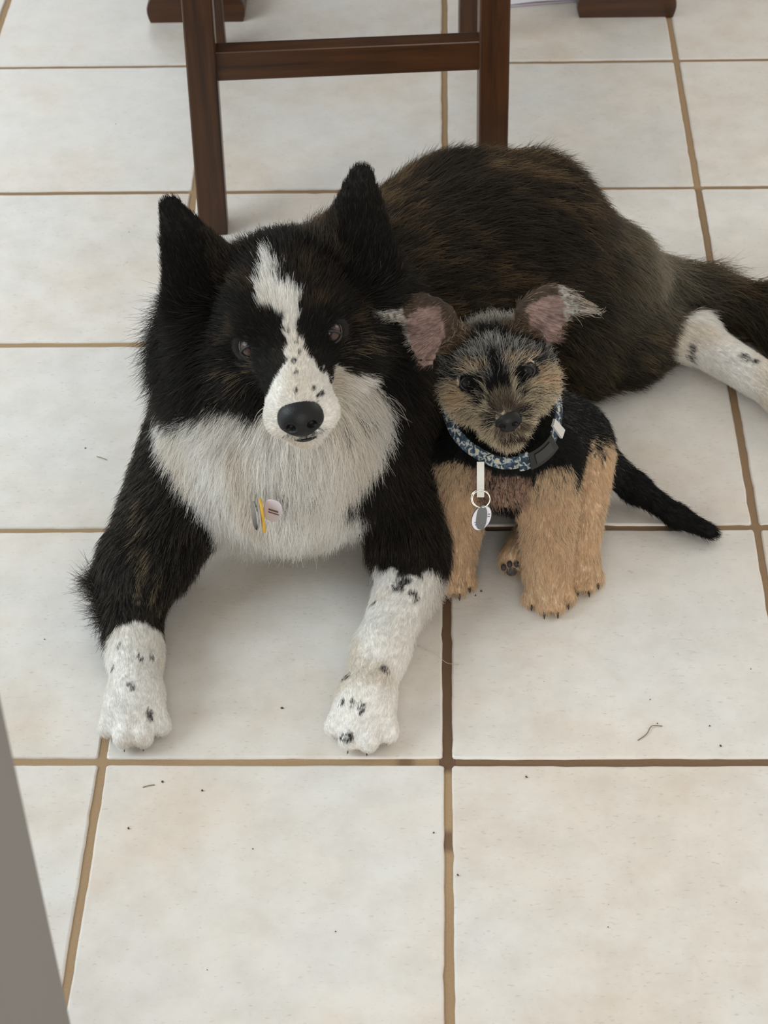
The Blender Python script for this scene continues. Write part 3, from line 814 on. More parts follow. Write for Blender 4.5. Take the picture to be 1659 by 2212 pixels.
    front = (P[:, 1] < .40) & ~((R['armL'] + R['pawL'] + R['armR'] + R['pawR']) > .75) & ~(R['ear'] > .3)
    ch = in_poly(ca, cb, CHEST) & front & ~(hd & (l[:, 1] > 20) & (b > -60) & (a < 40))
    # socks
    bL = jit[:, 1] + (vnoise(P, 60, 10) - .5) * .012
    sock = ((R['pawL'] + R['armL']) > .5) & (bL < .128 + (P[:, 0] + .315) * .15)
    sockR = ((R['pawR'] + R['armR']) > .5) & (P[:, 1] * .667 + P[:, 2] * .745 + (vnoise(P, 60, 10) - .5) * .012 + (P[:, 0] + .06) * .18 < .181)
    hf = ((R['hindfoot'] + R['shank']) > .5) & (P[:, 0] + (P[:, 1] - .6) * -.6 > .272 + (vnoise(P, 60, 11) - .5) * .012)
    be = (R['belly'] > .45) & (P[:, 2] < .028) & (P[:, 0] > .14)
    wh = bl | ch | sock | sockR | hf | be
    ws = 1 - .10 * vnoise(P, 35, 12)
    base[wh] = (C_WHITE * .94)[None] * ws[wh, None]; tip[wh] = C_WHITE[None] * ws[wh, None]
    cr = sstep(.45, .8, vnoise(P * np.array([30, 30, 10]), 1, 13)) * .35
    tip[wh] = mixc(tip[wh], np.array(srgb(222, 208, 186)), cr[wh]); base[wh] = mixc(base[wh], np.array(srgb(214, 200, 176)), cr[wh])
    # dark spots on the white legs, flecks on the muzzle
    leg = sock | sockR | hf
    for x, y, r in SPOTS:
        d = np.hypot(P[:, 0] - x, P[:, 1] - y) * 1000 + (vnoise(P, 220, 14) - .5) * r * .9
        m = leg & (d < r) & (rng.random(n) < .62) & (P[:, 2] > .02)
        base[m] = C_SPOT; tip[m] = C_SPOT * 1.5
    for x, y, r in ((22, -56, 3.2), (17, -50, 2.2), (2, -48, 2.2), (41, -62, 3.5), (-3, 66, 2.6), (1, -22, 2.4), (6, -4, 2), (8, -14, 2), (-30, -92, 2.6), (44, -92, 4), (2, -34, 2)):
        m = bl & (np.hypot(a - x, b - y) + (vnoise(P, 300, 15) - .5) * r < r) & (rng.random(n) < .8)
        base[m] = C_SPOT; tip[m] = C_SPOT * 1.4
    for x, y, r in ((70, 56, 5), (56, 44, 6), (-6, -18, 7), (20, -14, 6)):          # smudges in the ruff
        m = ch & ~hd & (np.hypot(ca - x, cb - y) + (vnoise(P, 120, 15) - .5) * 8 < r) & (rng.random(n) < .55)
        base[m] = C_SPOT; tip[m] = C_SPOT * 2
    # grey lip under the nose
    w = np.exp(-((a - 2) / 13) ** 2 - ((l[:, 2] + 53) / 6.0) ** 2) * (l[:, 1] > 50)
    m = bl & (rng.random(n) < w * .75)
    base[m] = C_SPOT * 1.3; tip[m] = C_SPOT * 2.4
    # cream streaks on the left-hand foreleg
    d = np.hypot((P[:, 0] + .304 + (P[:, 1] - .19) * .15) / .012, (P[:, 1] - .185) / .05)
    m = (R['armL'] > .5) & ~sock & (d < 1.2) & (vnoise(P * np.array([210, 90, 120]), 1, 16) > .5) & (rng.random(n) < .6) & (P[:, 1] > .15)
    base[m] = C_CREAM * .3; tip[m] = C_CREAM * .8
    m = (R['armL'] > .4) & ~sock & (rng.random(n) < .18 + .4 * vnoise(P, 60, 22)) & ~wh
    tip[m] = np.array(srgb(112, 104, 94)); base[m] = np.array(srgb(58, 53, 48))
    m = (R['armR'] > .4) & ~wh & (rng.random(n) < .16 + .3 * vnoise(P, 50, 23))
    tip[m] = np.array(srgb(92, 80, 66))
    # sparse silver guard hairs everywhere on the black
    m = ~wh & (rng.random(n) < .05)
    tip[m] = np.array(srgb(96, 88, 76))
    nz = np.linalg.norm(P - H.w(0, .085, -.037), axis=1) < .0175
    base[nz] = C_BLACK * .4; tip[nz] = C_BLACK * .4
    va = rng.uniform(.82, 1.15, n)[:, None]
    return base * va, tip * va

P_BLACK = np.array(srgb(30, 30, 30)); P_SILVER = np.array(srgb(206, 203, 196)); P_TAN = np.array(srgb(226, 201, 170)); P_CREAM = np.array(srgb(230, 216, 190)); P_PINK = np.array(srgb(150, 126, 118))
def pup_colour(P, ps, W):
    n = len(P)
    names = ('pneck', 'pbody', 'pchest', 'pthigh', 'pleg', 'phind', 'pfoot', 'ptail', 'phead', 'pcheek', 'pmuz', 'pjaw', 'pbrow', 'pear', 'ppaw')
    R = {k: region(ps, W, k) for k in names}
    a, b, l = face_plane(Q, P, math.radians(32))
    base = np.tile(P_BLACK, (n, 1)); tip = base * 1.2
    rnd = rng.random(n)
    # silver in the saddle
    m = (rnd < .10 + .12 * vnoise(P, 30, 1)) & ((R['pbody'] + R['pthigh'] + R['ptail'] * .4) > .5)
    tip[m] = P_SILVER * .4
    # tan legs
    tn = R['pleg'] + R['ppaw'] + R['pfoot'] + R['phind'] > .5
    up = sstep(.105, .135, P[:, 2] + (vnoise(P, 50, 2) - .5) * .03)
    tn &= (rnd > up)
    base[tn] = P_TAN * .95; tip[tn] = P_TAN * 1.04
    m = tn & (rng.random(n) < .15 + .35 * vnoise(P, 120, 8)); tip[m] = P_CREAM
    m = tn & (rng.random(n) < .07); tip[m] = P_BLACK * 3
    # chest: tan shoulder points and a pinkish grey breast
    cz = R['pchest'] + R['pbody'] + R['pleg']
    for cx, cy, cz_, sx, sz in ((.016, .258, .128, .026, .020), (.108, .255, .128, .026, .020)):
        d = ((P[:, 0] - cx) / sx) ** 2 + ((P[:, 2] - cz_) / sz) ** 2 + (vnoise(P, 60, 3) - .5) * .9
        m = (cz > .4) & (d < 1) & (P[:, 1] < .31) & (rng.random(n) < .9)
        base[m] = P_TAN * .85; tip[m] = mixc(np.tile(P_TAN, (m.sum(), 1)), P_CREAM, rng.random(m.sum()))
    m = (R['pchest'] > .3) & (P[:, 2] < .145 + (vnoise(P, 60, 9) - .5) * .02) & (P[:, 2] > .100) & (np.abs(P[:, 0] - .064) < .04) & (rng.random(n) < .74)
    base[m] = np.array(srgb(176, 146, 130)); tip[m] = np.array(srgb(206, 176, 152))
    # head
    hd = (R['phead'] + R['pcheek'] + R['pmuz'] + R['pjaw'] + R['pbrow']) > .5
    top = hd & (b > 0)
    sv = .45 * sstep(14, 40, b) + .42
    m = top & (rnd < sv * (1 - .75 * (np.abs(a - 2) < 5) * (b < 26))); base[m] = P_SILVER * .42; tip[m] = P_SILVER
    low = hd & (b <= 4) & (np.abs(a) > 12) | hd & (b < -34)
    m = low & (rnd < .86); base[m] = P_CREAM * .6; tip[m] = P_CREAM
    m = low & (rnd >= .86); tip[m] = P_BLACK * 2
    def blob(x, y, sx, sy, col, prob, rt=.8):
        m = hd & (((a - x) / sx) ** 2 + ((b - y) / sy) ** 2 + (vnoise(P, 130, 5) - .5) * .8 < 1) & (rng.random(n) < prob)
        base[m] = col * rt; tip[m] = col
    blob(-21, 16, 16, 7, P_TAN, .38); blob(24, 13, 18, 7, P_TAN, .38); blob(-24, 11, 10, 5, P_CREAM, .35); blob(27, 9, 11, 5, P_CREAM, .35)
    blob(-43, -8, 11, 15, P_TAN, .5); blob(46, -8, 9, 13, P_TAN, .5)
    blob(-26, -1, 13, 8.5, P_BLACK, .95); blob(28, -1, 13, 8.5, P_BLACK, .95)
    blob(-22, -14, 8, 12, P_BLACK, .7); blob(22, -14, 7, 10, P_BLACK, .5)
    blob(1, 4, 4.5, 22, P_BLACK, .6)
    blob(2, -22, 13, 12, np.array(srgb(150, 136, 116)), .75)
    blob(3, -33, 15, 9, np.array(srgb(104, 90, 78)), .9)
    blob(3, -50, 18, 10, np.array(srgb(120, 104, 90)), .8)
    blob(-17, -40, 6, 8, P_BLACK * 2, .7); blob(21, -38, 6, 8, P_BLACK * 2, .7)
    blob(5, -62, 14, 2.6, np.array(srgb(70, 52, 46)), .95)
    # ears: bare pinkish inside, dark edged, pale tips
    er = R['pear'] > .5
    inn = er & (l[:, 1] > np.where(a < 0, -15, -30) + (np.where(a < 0, 70, 48) - l[:, 2]) * np.where(a < 0, .27, .40)) & (l[:, 2] < np.where(a < 0, 84, 60) - np.abs(np.abs(a) - 60) * .25) & (np.abs(a) < 84) & (np.abs(a) > 40)
    base[er] = np.array(srgb(66, 54, 46)); tip[er] = np.array(srgb(134, 112, 88))
    pk = (.75 + .5 * vnoise(P, 90, 6))[inn, None]; base[inn] = P_PINK * .85 * pk; tip[inn] = P_PINK * pk
    m = er & (np.abs(a) > 74) & (rng.random(n) < .75); base[m] = P_SILVER * .6; tip[m] = P_SILVER * 1.1
    m = er & ~inn & (rng.random(n) < .35); tip[m] = P_TAN
    nz = np.linalg.norm(P - Q.w(.0025, .042, -.027), axis=1) < .0108
    base[nz] = P_BLACK * .4; tip[nz] = P_BLACK * .4
    va = rng.uniform(.8, 1.15, n)[:, None]
    return base * va, tip * va

def build_body(name, prims, vox, parent, colour):
    G, lo, vx = field(prims, vox); V, F = surface_net(G, lo, vx); V = relax(V, F, 2)
    V[:, 2] = np.maximum(V[:, 2], .0006)
    me = fast_mesh('body', V, F)
    ps, W = coat_weights(prims, V)
    b, t = colour(V, ps, W)
    ca = me.color_attributes.new('Col', 'FLOAT_COLOR', 'POINT')
    C = np.ones((len(V), 4)); C[:, :3] = b * .9
    ca.data.foreach_set('color', C.astype(np.float32).ravel())
    link_mesh('body', me, SKINM, parent, True)
    return V, F
def grow(name, parent, prims, V, F, n, dens, colour, bare, rad, extra=None, clump=.55, scruff=0.0):
    P, N = sample(V, F, int(n * FUR), dens)
    keep = P[:, 2] > .002
    for c, r in bare: keep &= np.linalg.norm(P - c, axis=1) > r
    P, N = P[keep], N[keep]
    ps, W = coat_weights(prims, P)
    flow = nrm(W @ np.array([p.coat.get('flow', (0, 0, -1)) for p in ps], float))
    ln = coat_value(ps, W, 'len', .01); lf = coat_value(ps, W, 'lift', .3); gr = coat_value(ps, W, 'grav', .1)
    if extra: flow, ln, lf, gr = extra(P, N, flow, ln, lf, gr, ps, W)
    # small wandering of the lay
    wv = np.stack([vnoise(P, 45, 31) - .5, vnoise(P, 45, 32) - .5, vnoise(P, 45, 33) - .5], 1)
    flow = nrm(flow + wv * .55)
    tang = nrm(flow - N * np.sum(flow * N, 1, keepdims=True))
    mid = P + (tang * (1 - lf)[:, None] + N * lf[:, None]) * (ln * .55)[:, None]
    ps2, W2 = coat_weights(prims, mid)
    cb, ct = colour(mid, ps2, W2)
    fr = .10 + .20 * sstep(.02, .06, ln) + scruff * sstep(.007, .014, ln)
    cl = np.full(len(P), clump) * sstep(.006, .02, ln)
    rr = rad * (.62 + .38 * sstep(.006, .025, ln))
    strands(name, parent, P, N, flow, ln, lf, gr, fr, cl, cb, ct, rr)

# ------------------------------------------------------------------ shared small parts
def eye_mat(name, iris, rim):
    m = NT(name)
    tc = m.n('ShaderNodeTexCoord'); sp = m.n('ShaderNodeSeparateXYZ'); m.l(tc.outputs['Object'], sp.inputs[0])
    # local +Y looks out of the eye; radius around it in units of the eyeball
    v = m.n('ShaderNodeCombineXYZ'); m.l(sp.outputs[0], v.inputs[0]); m.l(sp.outputs[2], v.inputs[2])
    ln = m.n('ShaderNodeVectorMath', operation='LENGTH'); m.l(v.outputs[0], ln.inputs[0])
    r = m.n('ShaderNodeValToRGB'); m.l(ln.outputs['Value'], r.inputs[0])
    e = r.color_ramp.elements
    e[0].position = .28; e[0].color = (.004, .004, .005, 1); e[1].position = .95; e[1].color = rgba(srgb(112, 102, 100))
    for p, c in ((.34, iris), (.74, iris), (.82, rim), (.90, rim)):
        k = e.new(p); k.color = rgba(c)
    m.l(r.outputs[0], m.b.inputs['Base Color']); m.set(Roughness=.16); m.b.inputs['Specular IOR Level'].default_value = .3
    return m.m
def eyeball(fr, centre, rad, look, mat, parent):
    bm = bmesh.new(); bmesh.ops.create_uvsphere(bm, u_segments=32, v_segments=20, radius=1)
    bmesh.ops.rotate(bm, verts=bm.verts, cent=(0, 0, 0), matrix=Matrix.Rotation(-math.pi / 2, 3, 'X'))
    for v in bm.verts:
        if v.co.y > .6: v.co.y += (v.co.y - .6) ** 2 * .35      # cornea
    o = bm_obj('eye', bm, mat, parent, True)
    c = fr.w(*[x / 1000 for x in centre]); o.location = c; o.scale = (rad,) * 3
    o.rotation_euler = Vector(look).to_track_quat('Y', 'Z').to_euler()
    return o
def eyelids(fr, centre, rad, w, h, tilt, mat, eye, parent, thick):
    pts = []
    for k in range(28):
        t = 2 * math.pi * k / 28
        x = w * math.cos(t); z = h * math.sin(t) * (abs(math.sin(t)) ** .25 if True else 1) + tilt * x
        y = math.sqrt(max(rad * rad - min(x * x + z * z, rad * rad * .96), 0)) + thick * .35
        pts.append(fr.w((centre[0] + x) / 1000, (centre[1] + y) / 1000, (centre[2] + z) / 1000))
    V, F = sweep(pts, thick / 1000, 8, closed=True)
    return mesh_obj('eyelid', V, F, mat, parent, True)
def nose_part(fr, c, s, parent, mat, hole):
    L = lambda x: np.array(x, float) * s
    pr = [ell(L((0, -4, 2.5)), L((20.5, 18, 15.5)), k=.006), ell(L((0, 4, -6)), L((15, 10, 12)), k=.006), ell(L((-12, 0, -3)), L((9, 10, 10)), k=.004), ell(L((12, 0, -3)), L((9, 10, 10)), k=.004),
          ell(L((-9.5, 12.5, -4)), L((4.6, 7, 4.2)), k=.002, sub=True), ell(L((9.5, 12.5, -4)), L((4.6, 7, 4.2)), k=.002, sub=True),
          cone(L((-12, 10, -7)), L((-20, 5, -10)), 1.6 * s, 1.2 * s, .002, sub=True), cone(L((12, 10, -7)), L((20, 5, -10)), 1.6 * s, 1.2 * s, .002, sub=True),
          cone(L((0, 15.5, -4)), L((0, 13, -20)), 1.3 * s, 1.3 * s, .003, sub=True)]
    B = [p.bounds() for p in pr if not p.sub]
    lo = np.min([b[0] for b in B], 0) - .004; hi = np.max([b[1] for b in B], 0) + .004; vox = .0011 * s / .001 * .001
    vox = .0012
    n = np.ceil((hi - lo) / vox).astype(int) + 1
    X = np.stack(np.meshgrid(*[lo[i] + vox * np.arange(n[i]) for i in range(3)], indexing='ij'), -1).reshape(-1, 3)
    G = np.full(len(X), .1)
    for p in pr:
        d = p.dist(X); k = p.k
        if p.sub: d = -d; h = np.maximum(k - np.abs(G - d), 0) / k; G = np.maximum(G, d) + h * h * k / 4
        else: h = np.maximum(k - np.abs(G - d), 0) / k; G = np.minimum(G, d) - h * h * k / 4
    V, F = surface_net(G.reshape(n), lo, vox); V = relax(V, F, 2, .4)
    V = fr.O + (V + np.array(c) / 1000) @ fr.M
    F = F[:, ::-1]
    return link_mesh('nose', fast_mesh('nose', V, F), mat, parent, True)
def nose_mat():
    m = NT('wet_nose_leather')
    tc = m.n('ShaderNodeNewGeometry'); v = m.n('ShaderNodeTexVoronoi', Scale=900.0); m.l(tc.outputs['Position'], v.inputs['Vector'])
    bp = m.n('ShaderNodeBump', Strength=.35, Distance=.0004); m.l(v.outputs[0], bp.inputs['Height']); m.l(bp.outputs[0], m.b.inputs['Normal'])
    m.set(Base_Color=rgba(srgb(14, 14, 16)), Roughness=.46); m.b.inputs['Specular IOR Level'].default_value = .32
    return m.m
NOSEM = nose_mat(); LIDM = plain('dark_eyelid', srgb(24, 21, 20), .5); CLAWM = plain('dark_claw', srgb(34, 30, 28), .35); PADM = plain('paw_pad', srgb(58, 52, 52), .7)
def claw(p, d, s, parent, mat=CLAWM):
    p = Vector(p); d = Vector(d)
    pts = [p, p + d * .004 * s + Vector((0, 0, .0006 * s)), p + d * .008 * s - Vector((0, 0, .0012 * s)), p + d * .011 * s - Vector((0, 0, .004 * s))]
    pts = [Vector((q.x, q.y, max(q.z, .0012))) for q in pts]
    V, F = sweep(pts, [.0024 * s, .0022 * s, .0016 * s, .0005 * s], 8)
    return mesh_obj('claw', V, F, mat, parent, True)
def whiskers(parent, fr, roots, col, L):
    P = []; D = []
    for (r, f, u), (dr, df, du) in roots: P.append(fr.w(r / 1000, f / 1000, u / 1000)); D.append(nrm(fr.d(dr, df, du)))
    P = np.array(P); D = np.array(D); n = len(P); c = np.tile(np.array(col), (n, 1))
    return strands('whiskers', parent, P, D, np.tile(np.array([0, 0, -1.0]), (n, 1)), np.full(n, L), np.full(n, .93), np.full(n, .35), np.full(n, .05), np.zeros(n), c, c, np.full(n, .00022))

# ------------------------------------------------------------------ assemble the big dog
CAMDIR = np.array([.06, -.80, .60])
def build_big():
    root = empty('dog')
    tag(root, 'black and white brindle long-haired dog lying on the tiles with ears upright', 'dog')
    V, F = build_body('body', big, .004, root, big_colour)
    V = V - 0
    eyes = [H.w(s * .0375, -.006, .001) for s in (-1, 1)]
    bare = [(e, .0168) for e in eyes] + [(H.w(0, .084, -.036), .0180)]
    def dens(P):
        ps, W = coat_weights(big, P)
        d = 1 + 3.2 * region(ps, W, 'face') + 1.0 * region(ps, W, 'head') + 1.2 * (region(ps, W, 'pawL') + region(ps, W, 'pawR') + region(ps, W, 'hindfoot')) + 1.7 * region(ps, W, 'chest') + 1.0 * region(ps, W, 'neck') + .8 * region(ps, W, 'ear') + .7 * region(ps, W, 'tail')
        return d * np.where(P[:, 2] < .012, .4, 1) * np.where((P[:, 1] > .80) | ((P[:, 1] > .70) & (P[:, 2] < .08)), .35, 1)
    def extra(P, N, flow, ln, lf, gr, ps, W):
        l = H.loc(P) * 1000
        hd = (region(ps, W, 'head') + region(ps, W, 'neck') + region(ps, W, 'jaw') + region(ps, W, 'ear'))
        # ruff stands out behind the cheeks
        side = sstep(42, 72, np.where(l[:, 0] > 0, .75, 1) * np.abs(l[:, 0])) * sstep(10, -50, l[:, 1]) * (region(ps, W, 'neck') + region(ps, W, 'head')) * sstep(60, 20, l[:, 2])
        out = np.sign(l[:, 0])[:, None] * H.R + H.U * -.25
        flow = nrm(flow * (1 - side * .7)[:, None] + out * (side * .9)[:, None])
        ln = ln + side * .022; lf = lf + side * .12
        # feathering behind the fore legs and along the elbow
        e = np.exp(-(((P - np.array([-.345, .20, .03])) / np.array([.022, .075, .035])) ** 2).sum(1)) * region(ps, W, 'armL')
        flow = nrm(flow * (1 - e)[:, None] + np.array([-1, -.1, -.25]) * e[:, None] * 1.6); ln = ln + e * .034; lf = lf + e * .15
        e = np.exp(-(((P - np.array([-.005, .185, .02])) / np.array([.022, .06, .03])) ** 2).sum(1)) * region(ps, W, 'armR')
        flow = nrm(flow * (1 - e)[:, None] + np.array([1, -.4, -.2]) * e[:, None] * 1.6); ln = ln + e * .022; lf = lf + e * .1
        # tuft along the top of the back
        e = np.exp(-(((P - np.array([.10, .70, .225])) / np.array([.035, .05, .04])) ** 2).sum(1))
        lf = lf + e * .35; ln = ln * (1 + e * .1)
        # ears: inside hair shorter, fluff at the inner edge
        er = region(ps, W, 'ear') > .5
        fl = er & (np.abs(l[:, 0]) < 60 + (l[:, 2] - 40) * .12) & (l[:, 2] > 40)
        ln = np.where(fl, .018 - .012 * sstep(50, 100, l[:, 2]), ln); lf = np.where(fl, .34, lf); ln = np.where(er & (l[:, 2] > 95), .007, ln)
        return flow, ln, lf, gr
    grow('fur', root, big, V, F, 470000, dens, big_colour, bare, .000195, extra)
    em = eye_mat('brown_eye', srgb(72, 56, 52), srgb(32, 26, 26))
    for s in (-1, 1):
        e = eyeball(H, (s * 36.5, -3.0, 1.5), .0122, CAMDIR, em, root)
        eyelids(H, (s * 36.5, -3.0, 1.5), 12.5, 10.6, 7.0, -.12 * s, LIDM, e, root, 1.5)
    nose_part(H, (0, 80, -33), .00100, root, NOSEM, None)
    pts = [H.w(x / 1000, (76.5 - x * x * .030) / 1000, (-61.0 + x * x * .010) / 1000) for x in np.linspace(-19, 19, 15)]
    Vm, Fm = sweep(pts, [  .0005 + .0011 * math.sin(math.pi * k / 14) for k in range(15)], 8); mesh_obj('mouth_line', Vm, Fm, LIDM, root, True)
    for bx, by, dx, dy, sc in ((-.305, .052, .05, -1, 1.0), (-.080, .048, -.15, -1, 1.02)):
        d = nrm(np.array([dx, dy, 0.0])); x = np.array([-d[1], d[0], 0]); x = x if x[0] > 0 else -x
        for o, l, h in ((-.0225, .0185, .0125), (-.0082, .0350, .0150), (.0082, .0350, .0150), (.0225, .0185, .0125)):
            p = np.array([bx, by, 0]) + x * o * 1.12 * sc + d * (l + .0105) * sc; p[2] = .007
            claw(p - d * .007, d, .5, root)
    whiskers(root, H, [((s * (18 + 3 * i), 60 - 6 * i, -34 - 3 * j), (s * 1.0, .25 - .2 * i, -.15 - .15 * j)) for s in (-1, 1) for i in range(3) for j in range(2)], srgb(225, 222, 214), .045)
    return root
build_big()

def build_pup():
    root = empty('puppy')
    tag(root, 'small scruffy black and tan terrier puppy sitting in front of the lying dog', 'dog')
    V, F = build_body('body', pup, .0028, root, pup_colour)
    bare = [(Q.w(s * .028, -.001, 0), .0112) for s in (-1, 1)] + [(Q.w(.0025, .042, -.026), .0110)]
    def dens(P):
        ps, W = coat_weights(pup, P)
        d = 1 + 1.3 * sum(region(ps, W, k) for k in ('phead', 'pcheek', 'pmuz', 'pjaw', 'pbrow')) + .5 * (region(ps, W, 'pleg') + region(ps, W, 'ppaw')) - .72 * region(ps, W, 'pear') - .45 * region(ps, W, 'pchest')
        return d
    def extra(P, N, flow, ln, lf, gr, ps, W):
        l = Q.loc(P) * 1000
        er = region(ps, W, 'pear') > .5
        ln = np.where(er & (np.abs(l[:, 0]) > 78), .018, ln)
        # hair parts away from the nose bridge, radiating from between the eyes
        mz = region(ps, W, 'pmuz') + region(ps, W, 'pcheek')
        rad = Q.R[None] * l[:, :1] + Q.U[None] * (l[:, 2:3] + 22)
        flow = nrm(flow * (1 - mz * .55)[:, None] + nrm(rad) * (mz * .6)[:, None])
        return flow, ln, lf, gr
    grow('fur', root, pup, V, F, 130000, dens, pup_colour, bare, .00019, extra, clump=.5, scruff=.22)
    em = eye_mat('dark_puppy_eye', srgb(30, 25, 26), srgb(16, 14, 15))
    for s in (-1, 1):
        e = eyeball(Q, (s * 27.5, -4.5, .5), .0098, CAMDIR, em, root)
        eyelids(Q, (s * 27.5, -4.5, .5), 10.0, 8.4, 7.6, 0, LIDM, e, root, 1.3)
    nose_part(Q, (2.5, 39.5, -25.5), .00062, root, NOSEM, None)
    for bx, by, dx, dy, sc in ((.007, .252, 0, -1, .68), (.105, .228, .05, -1, .76), (.140, .255, .05, -1, .66)):
        d = nrm(np.array([dx, dy, 0.0])); x = np.array([-d[1], d[0], 0]); x = x if x[0] > 0 else -x
        for o, l, h in ((-.0225, .0185, .0125), (-.0082, .0350, .0150), (.0082, .0350, .0150), (.0225, .0185, .0125)):
            p = np.array([bx, by, 0]) + x * o * 1.12 * sc + d * (l + .0105) * sc; p[2] = .0075
            claw(p - d * .003, d, .72, root)
    # sole of the far hind foot with its pads
    for x, y, z, rx, rz in ((.068, .2475, .0165, .0062, .0062), (.0595, .2475, .022, .0030, .0036), (.0655, .2475, .0265, .0030, .0036), (.0725, .2480, .0265, .0030, .0036), (.0775, .2490, .0220, .0030, .0036)):
        bm = bmesh.new(); bmesh.ops.create_uvsphere(bm, u_segments=14, v_segments=10, radius=1)
        bmesh.ops.scale(bm, vec=(rx, .004, rz), verts=bm.verts); bmesh.ops.translate(bm, vec=(x, y, z), verts=bm.verts)
        bm_obj('paw_pad', bm, PADM, root, True)
    return root
build_pup()

# ------------------------------------------------------------------ collar and tags
def band_mat():
    m = NT('printed_collar_webbing')
    tc = m.n('ShaderNodeTexCoord')
    n = m.n('ShaderNodeTexNoise', Scale=230.0, Detail=3.0, Distortion=.8); m.l(tc.outputs['Object'], n.inputs['Vector'])
    r = m.n('ShaderNodeValToRGB'); m.l(n.outputs[0], r.inputs[0]); r.color_ramp.interpolation = 'CONSTANT'; e = r.color_ramp.elements
    e[0].position = 0; e[0].color = rgba(srgb(26, 40, 54)); e[1].position = .46; e[1].color = rgba(srgb(48, 74, 96))
    k = e.new(.54); k.color = rgba(srgb(160, 166, 166)); k = e.new(.62); k.color = rgba(srgb(186, 176, 148))
    m.l(r.outputs[0], m.b.inputs['Base Color']); m.set(Roughness=.7)
    w = m.n('ShaderNodeTexWave', Scale=500.0); m.l(tc.outputs['Object'], w.inputs['Vector'])
    bp = m.n('ShaderNodeBump', Strength=.3, Distance=.0003); m.l(w.outputs[1], bp.inputs['Height']); m.l(bp.outputs[0], m.b.inputs['Normal'])
    return m.m
def build_collar():
    c = empty('dog_collar', (.056, .290, .215)); inv = np.array(c.location)
    tag(c, 'blue and white patterned puppy collar with black buckle and hanging tag', 'collar')
    C0 = np.array([.0555, .2830, .2130]); A = np.array([.0555, 0, -.006]); B = np.array([.002, -.058, -.028])
    nrmv = nrm(np.cross(A, B)); 
    def at(t): return C0 + A * math.cos(t) + B * math.sin(t)
    def strip(t0, t1, w0, w1, th, push, n=40, wob=0):
        V = []; F = []
        for i in range(n + 1):
            t = t0 + (t1 - t0) * i / n; p = at(t); o = nrm(p - C0); wv = nrm(nrmv * (1 if nrmv[2] > 0 else -1) - o * .85); o = nrm(np.cross(np.cross(wv, o), wv))
            dw = wob * math.sin(t * 7)
            for s, q in ((w0, 0), (w1, 0), (w1, th), (w0, th)):
                V.append(p + wv * (s + dw) + o * (push + q) - inv)
        for i in range(n):
            for k in range(4): F.append((i * 4 + k, i * 4 + (k + 1) % 4, (i + 1) * 4 + (k + 1) % 4, (i + 1) * 4 + k))
        if abs(t1 - t0) < 6.2: F += [(3, 2, 1, 0), tuple(n * 4 + k for k in range(4))]
        return V, F
    bm_ = band_mat(); blk = plain('black_buckle_plastic', srgb(22, 22, 22), .35)
    V, F = strip(0, 2 * math.pi, -.0062, .0062, .002, 0, 96, .0006); mesh_obj('band', V, F, bm_, c, True)
    # side-release buckle on the lower right
    V, F = strip(math.radians(34), math.radians(66), -.0095, .0095, .0055, .0014, 12); b = mesh_obj('buckle', V, F, blk, c)
    V, F = strip(math.radians(40), math.radians(60), -.0055, .0055, .0012, .0069, 8); mesh_obj('buckle_prong', V, F, plain('buckle_grey', srgb(44, 44, 42), .4), b)
    V, F = strip(math.radians(17), math.radians(25), -.0098, .0098, .003, .002, 6); mesh_obj('slider', V, F, plain('pale_slider', srgb(196, 194, 190), .5), c)
    V, F = strip(math.radians(66), math.radians(76), -.0092, .0092, .0022, .0018, 6); mesh_obj('folded_band', V, F, bm_, c)
    # pale strap, split ring and tag, lying back on the puppy's breast
    wm = plain('milky_plastic_strap', srgb(206, 205, 198), .35); st = plain('nickel_ring', srgb(210, 204, 190), .25, .5, 1.0)
    X, U2 = np.array([1.0, 0, 0]), nrm(np.array([0, .42, .9])); N2 = np.cross(X, U2)     # N2 points out of the breast
    O2 = np.array([.0335, .2160, .1900]) - inv
    def q(x, u, n_): return O2 + X * x + U2 * u + N2 * n_
    V = []; F = []
    for i in range(9):
        u = .003 - .036 * i / 8; nn = .0015 * math.sin(i * .4)
        for sx, sn in ((-1, 0), (1, 0), (1, 1), (-1, 1)): V.append(q(sx * .0036, u, nn + sn * .0012))
    for i in range(8):
        for k in range(4): F.append((i * 4 + k, i * 4 + (k + 1) % 4, i * 4 + 4 + (k + 1) % 4, i * 4 + 4 + k))
    F += [(3, 2, 1, 0), (32, 33, 34, 35)]
    mesh_obj('tag_strap', V, F, wm, c)
    for k, (r_, dn) in enumerate(((.0092, .0004), (.0086, .0018))):
        ring = [q(.0006 * k + r_ * math.cos(t), -.0345 + r_ * math.sin(t), dn + .0008 * math.cos(t)) for t in np.linspace(0, 2 * math.pi, 36, endpoint=False)]
        V, F = sweep(ring, .00085, 8, closed=True); mesh_obj('split_ring', V, F, st, c, True)
    def oval(name, rx, ru, th, off, mat, par, npow=2.0, tilt=-.42):
        n = 40; V = []; ct, sn = math.cos(tilt), math.sin(tilt)
        for y in (0, th):
            for k in range(n):
                t = 2 * math.pi * k / n; x = rx * abs(math.cos(t)) ** (2 / npow) * np.sign(math.cos(t)); z = ru * abs(math.sin(t)) ** (2 / npow) * np.sign(math.sin(t))
                V.append(q(.0010 + x * ct - z * sn, -.0540 + x * sn + z * ct, off + y))
        F = [tuple(range(n))[::-1], tuple(range(n, 2 * n))] + [(k, (k + 1) % n, n + (k + 1) % n, n + k) for k in range(n)]
        return mesh_obj(name, V, F, mat, par)
    rim = oval('tag', .0086, .0132, .0016, .0004, plain('white_tag', srgb(208, 204, 212), .35), c)
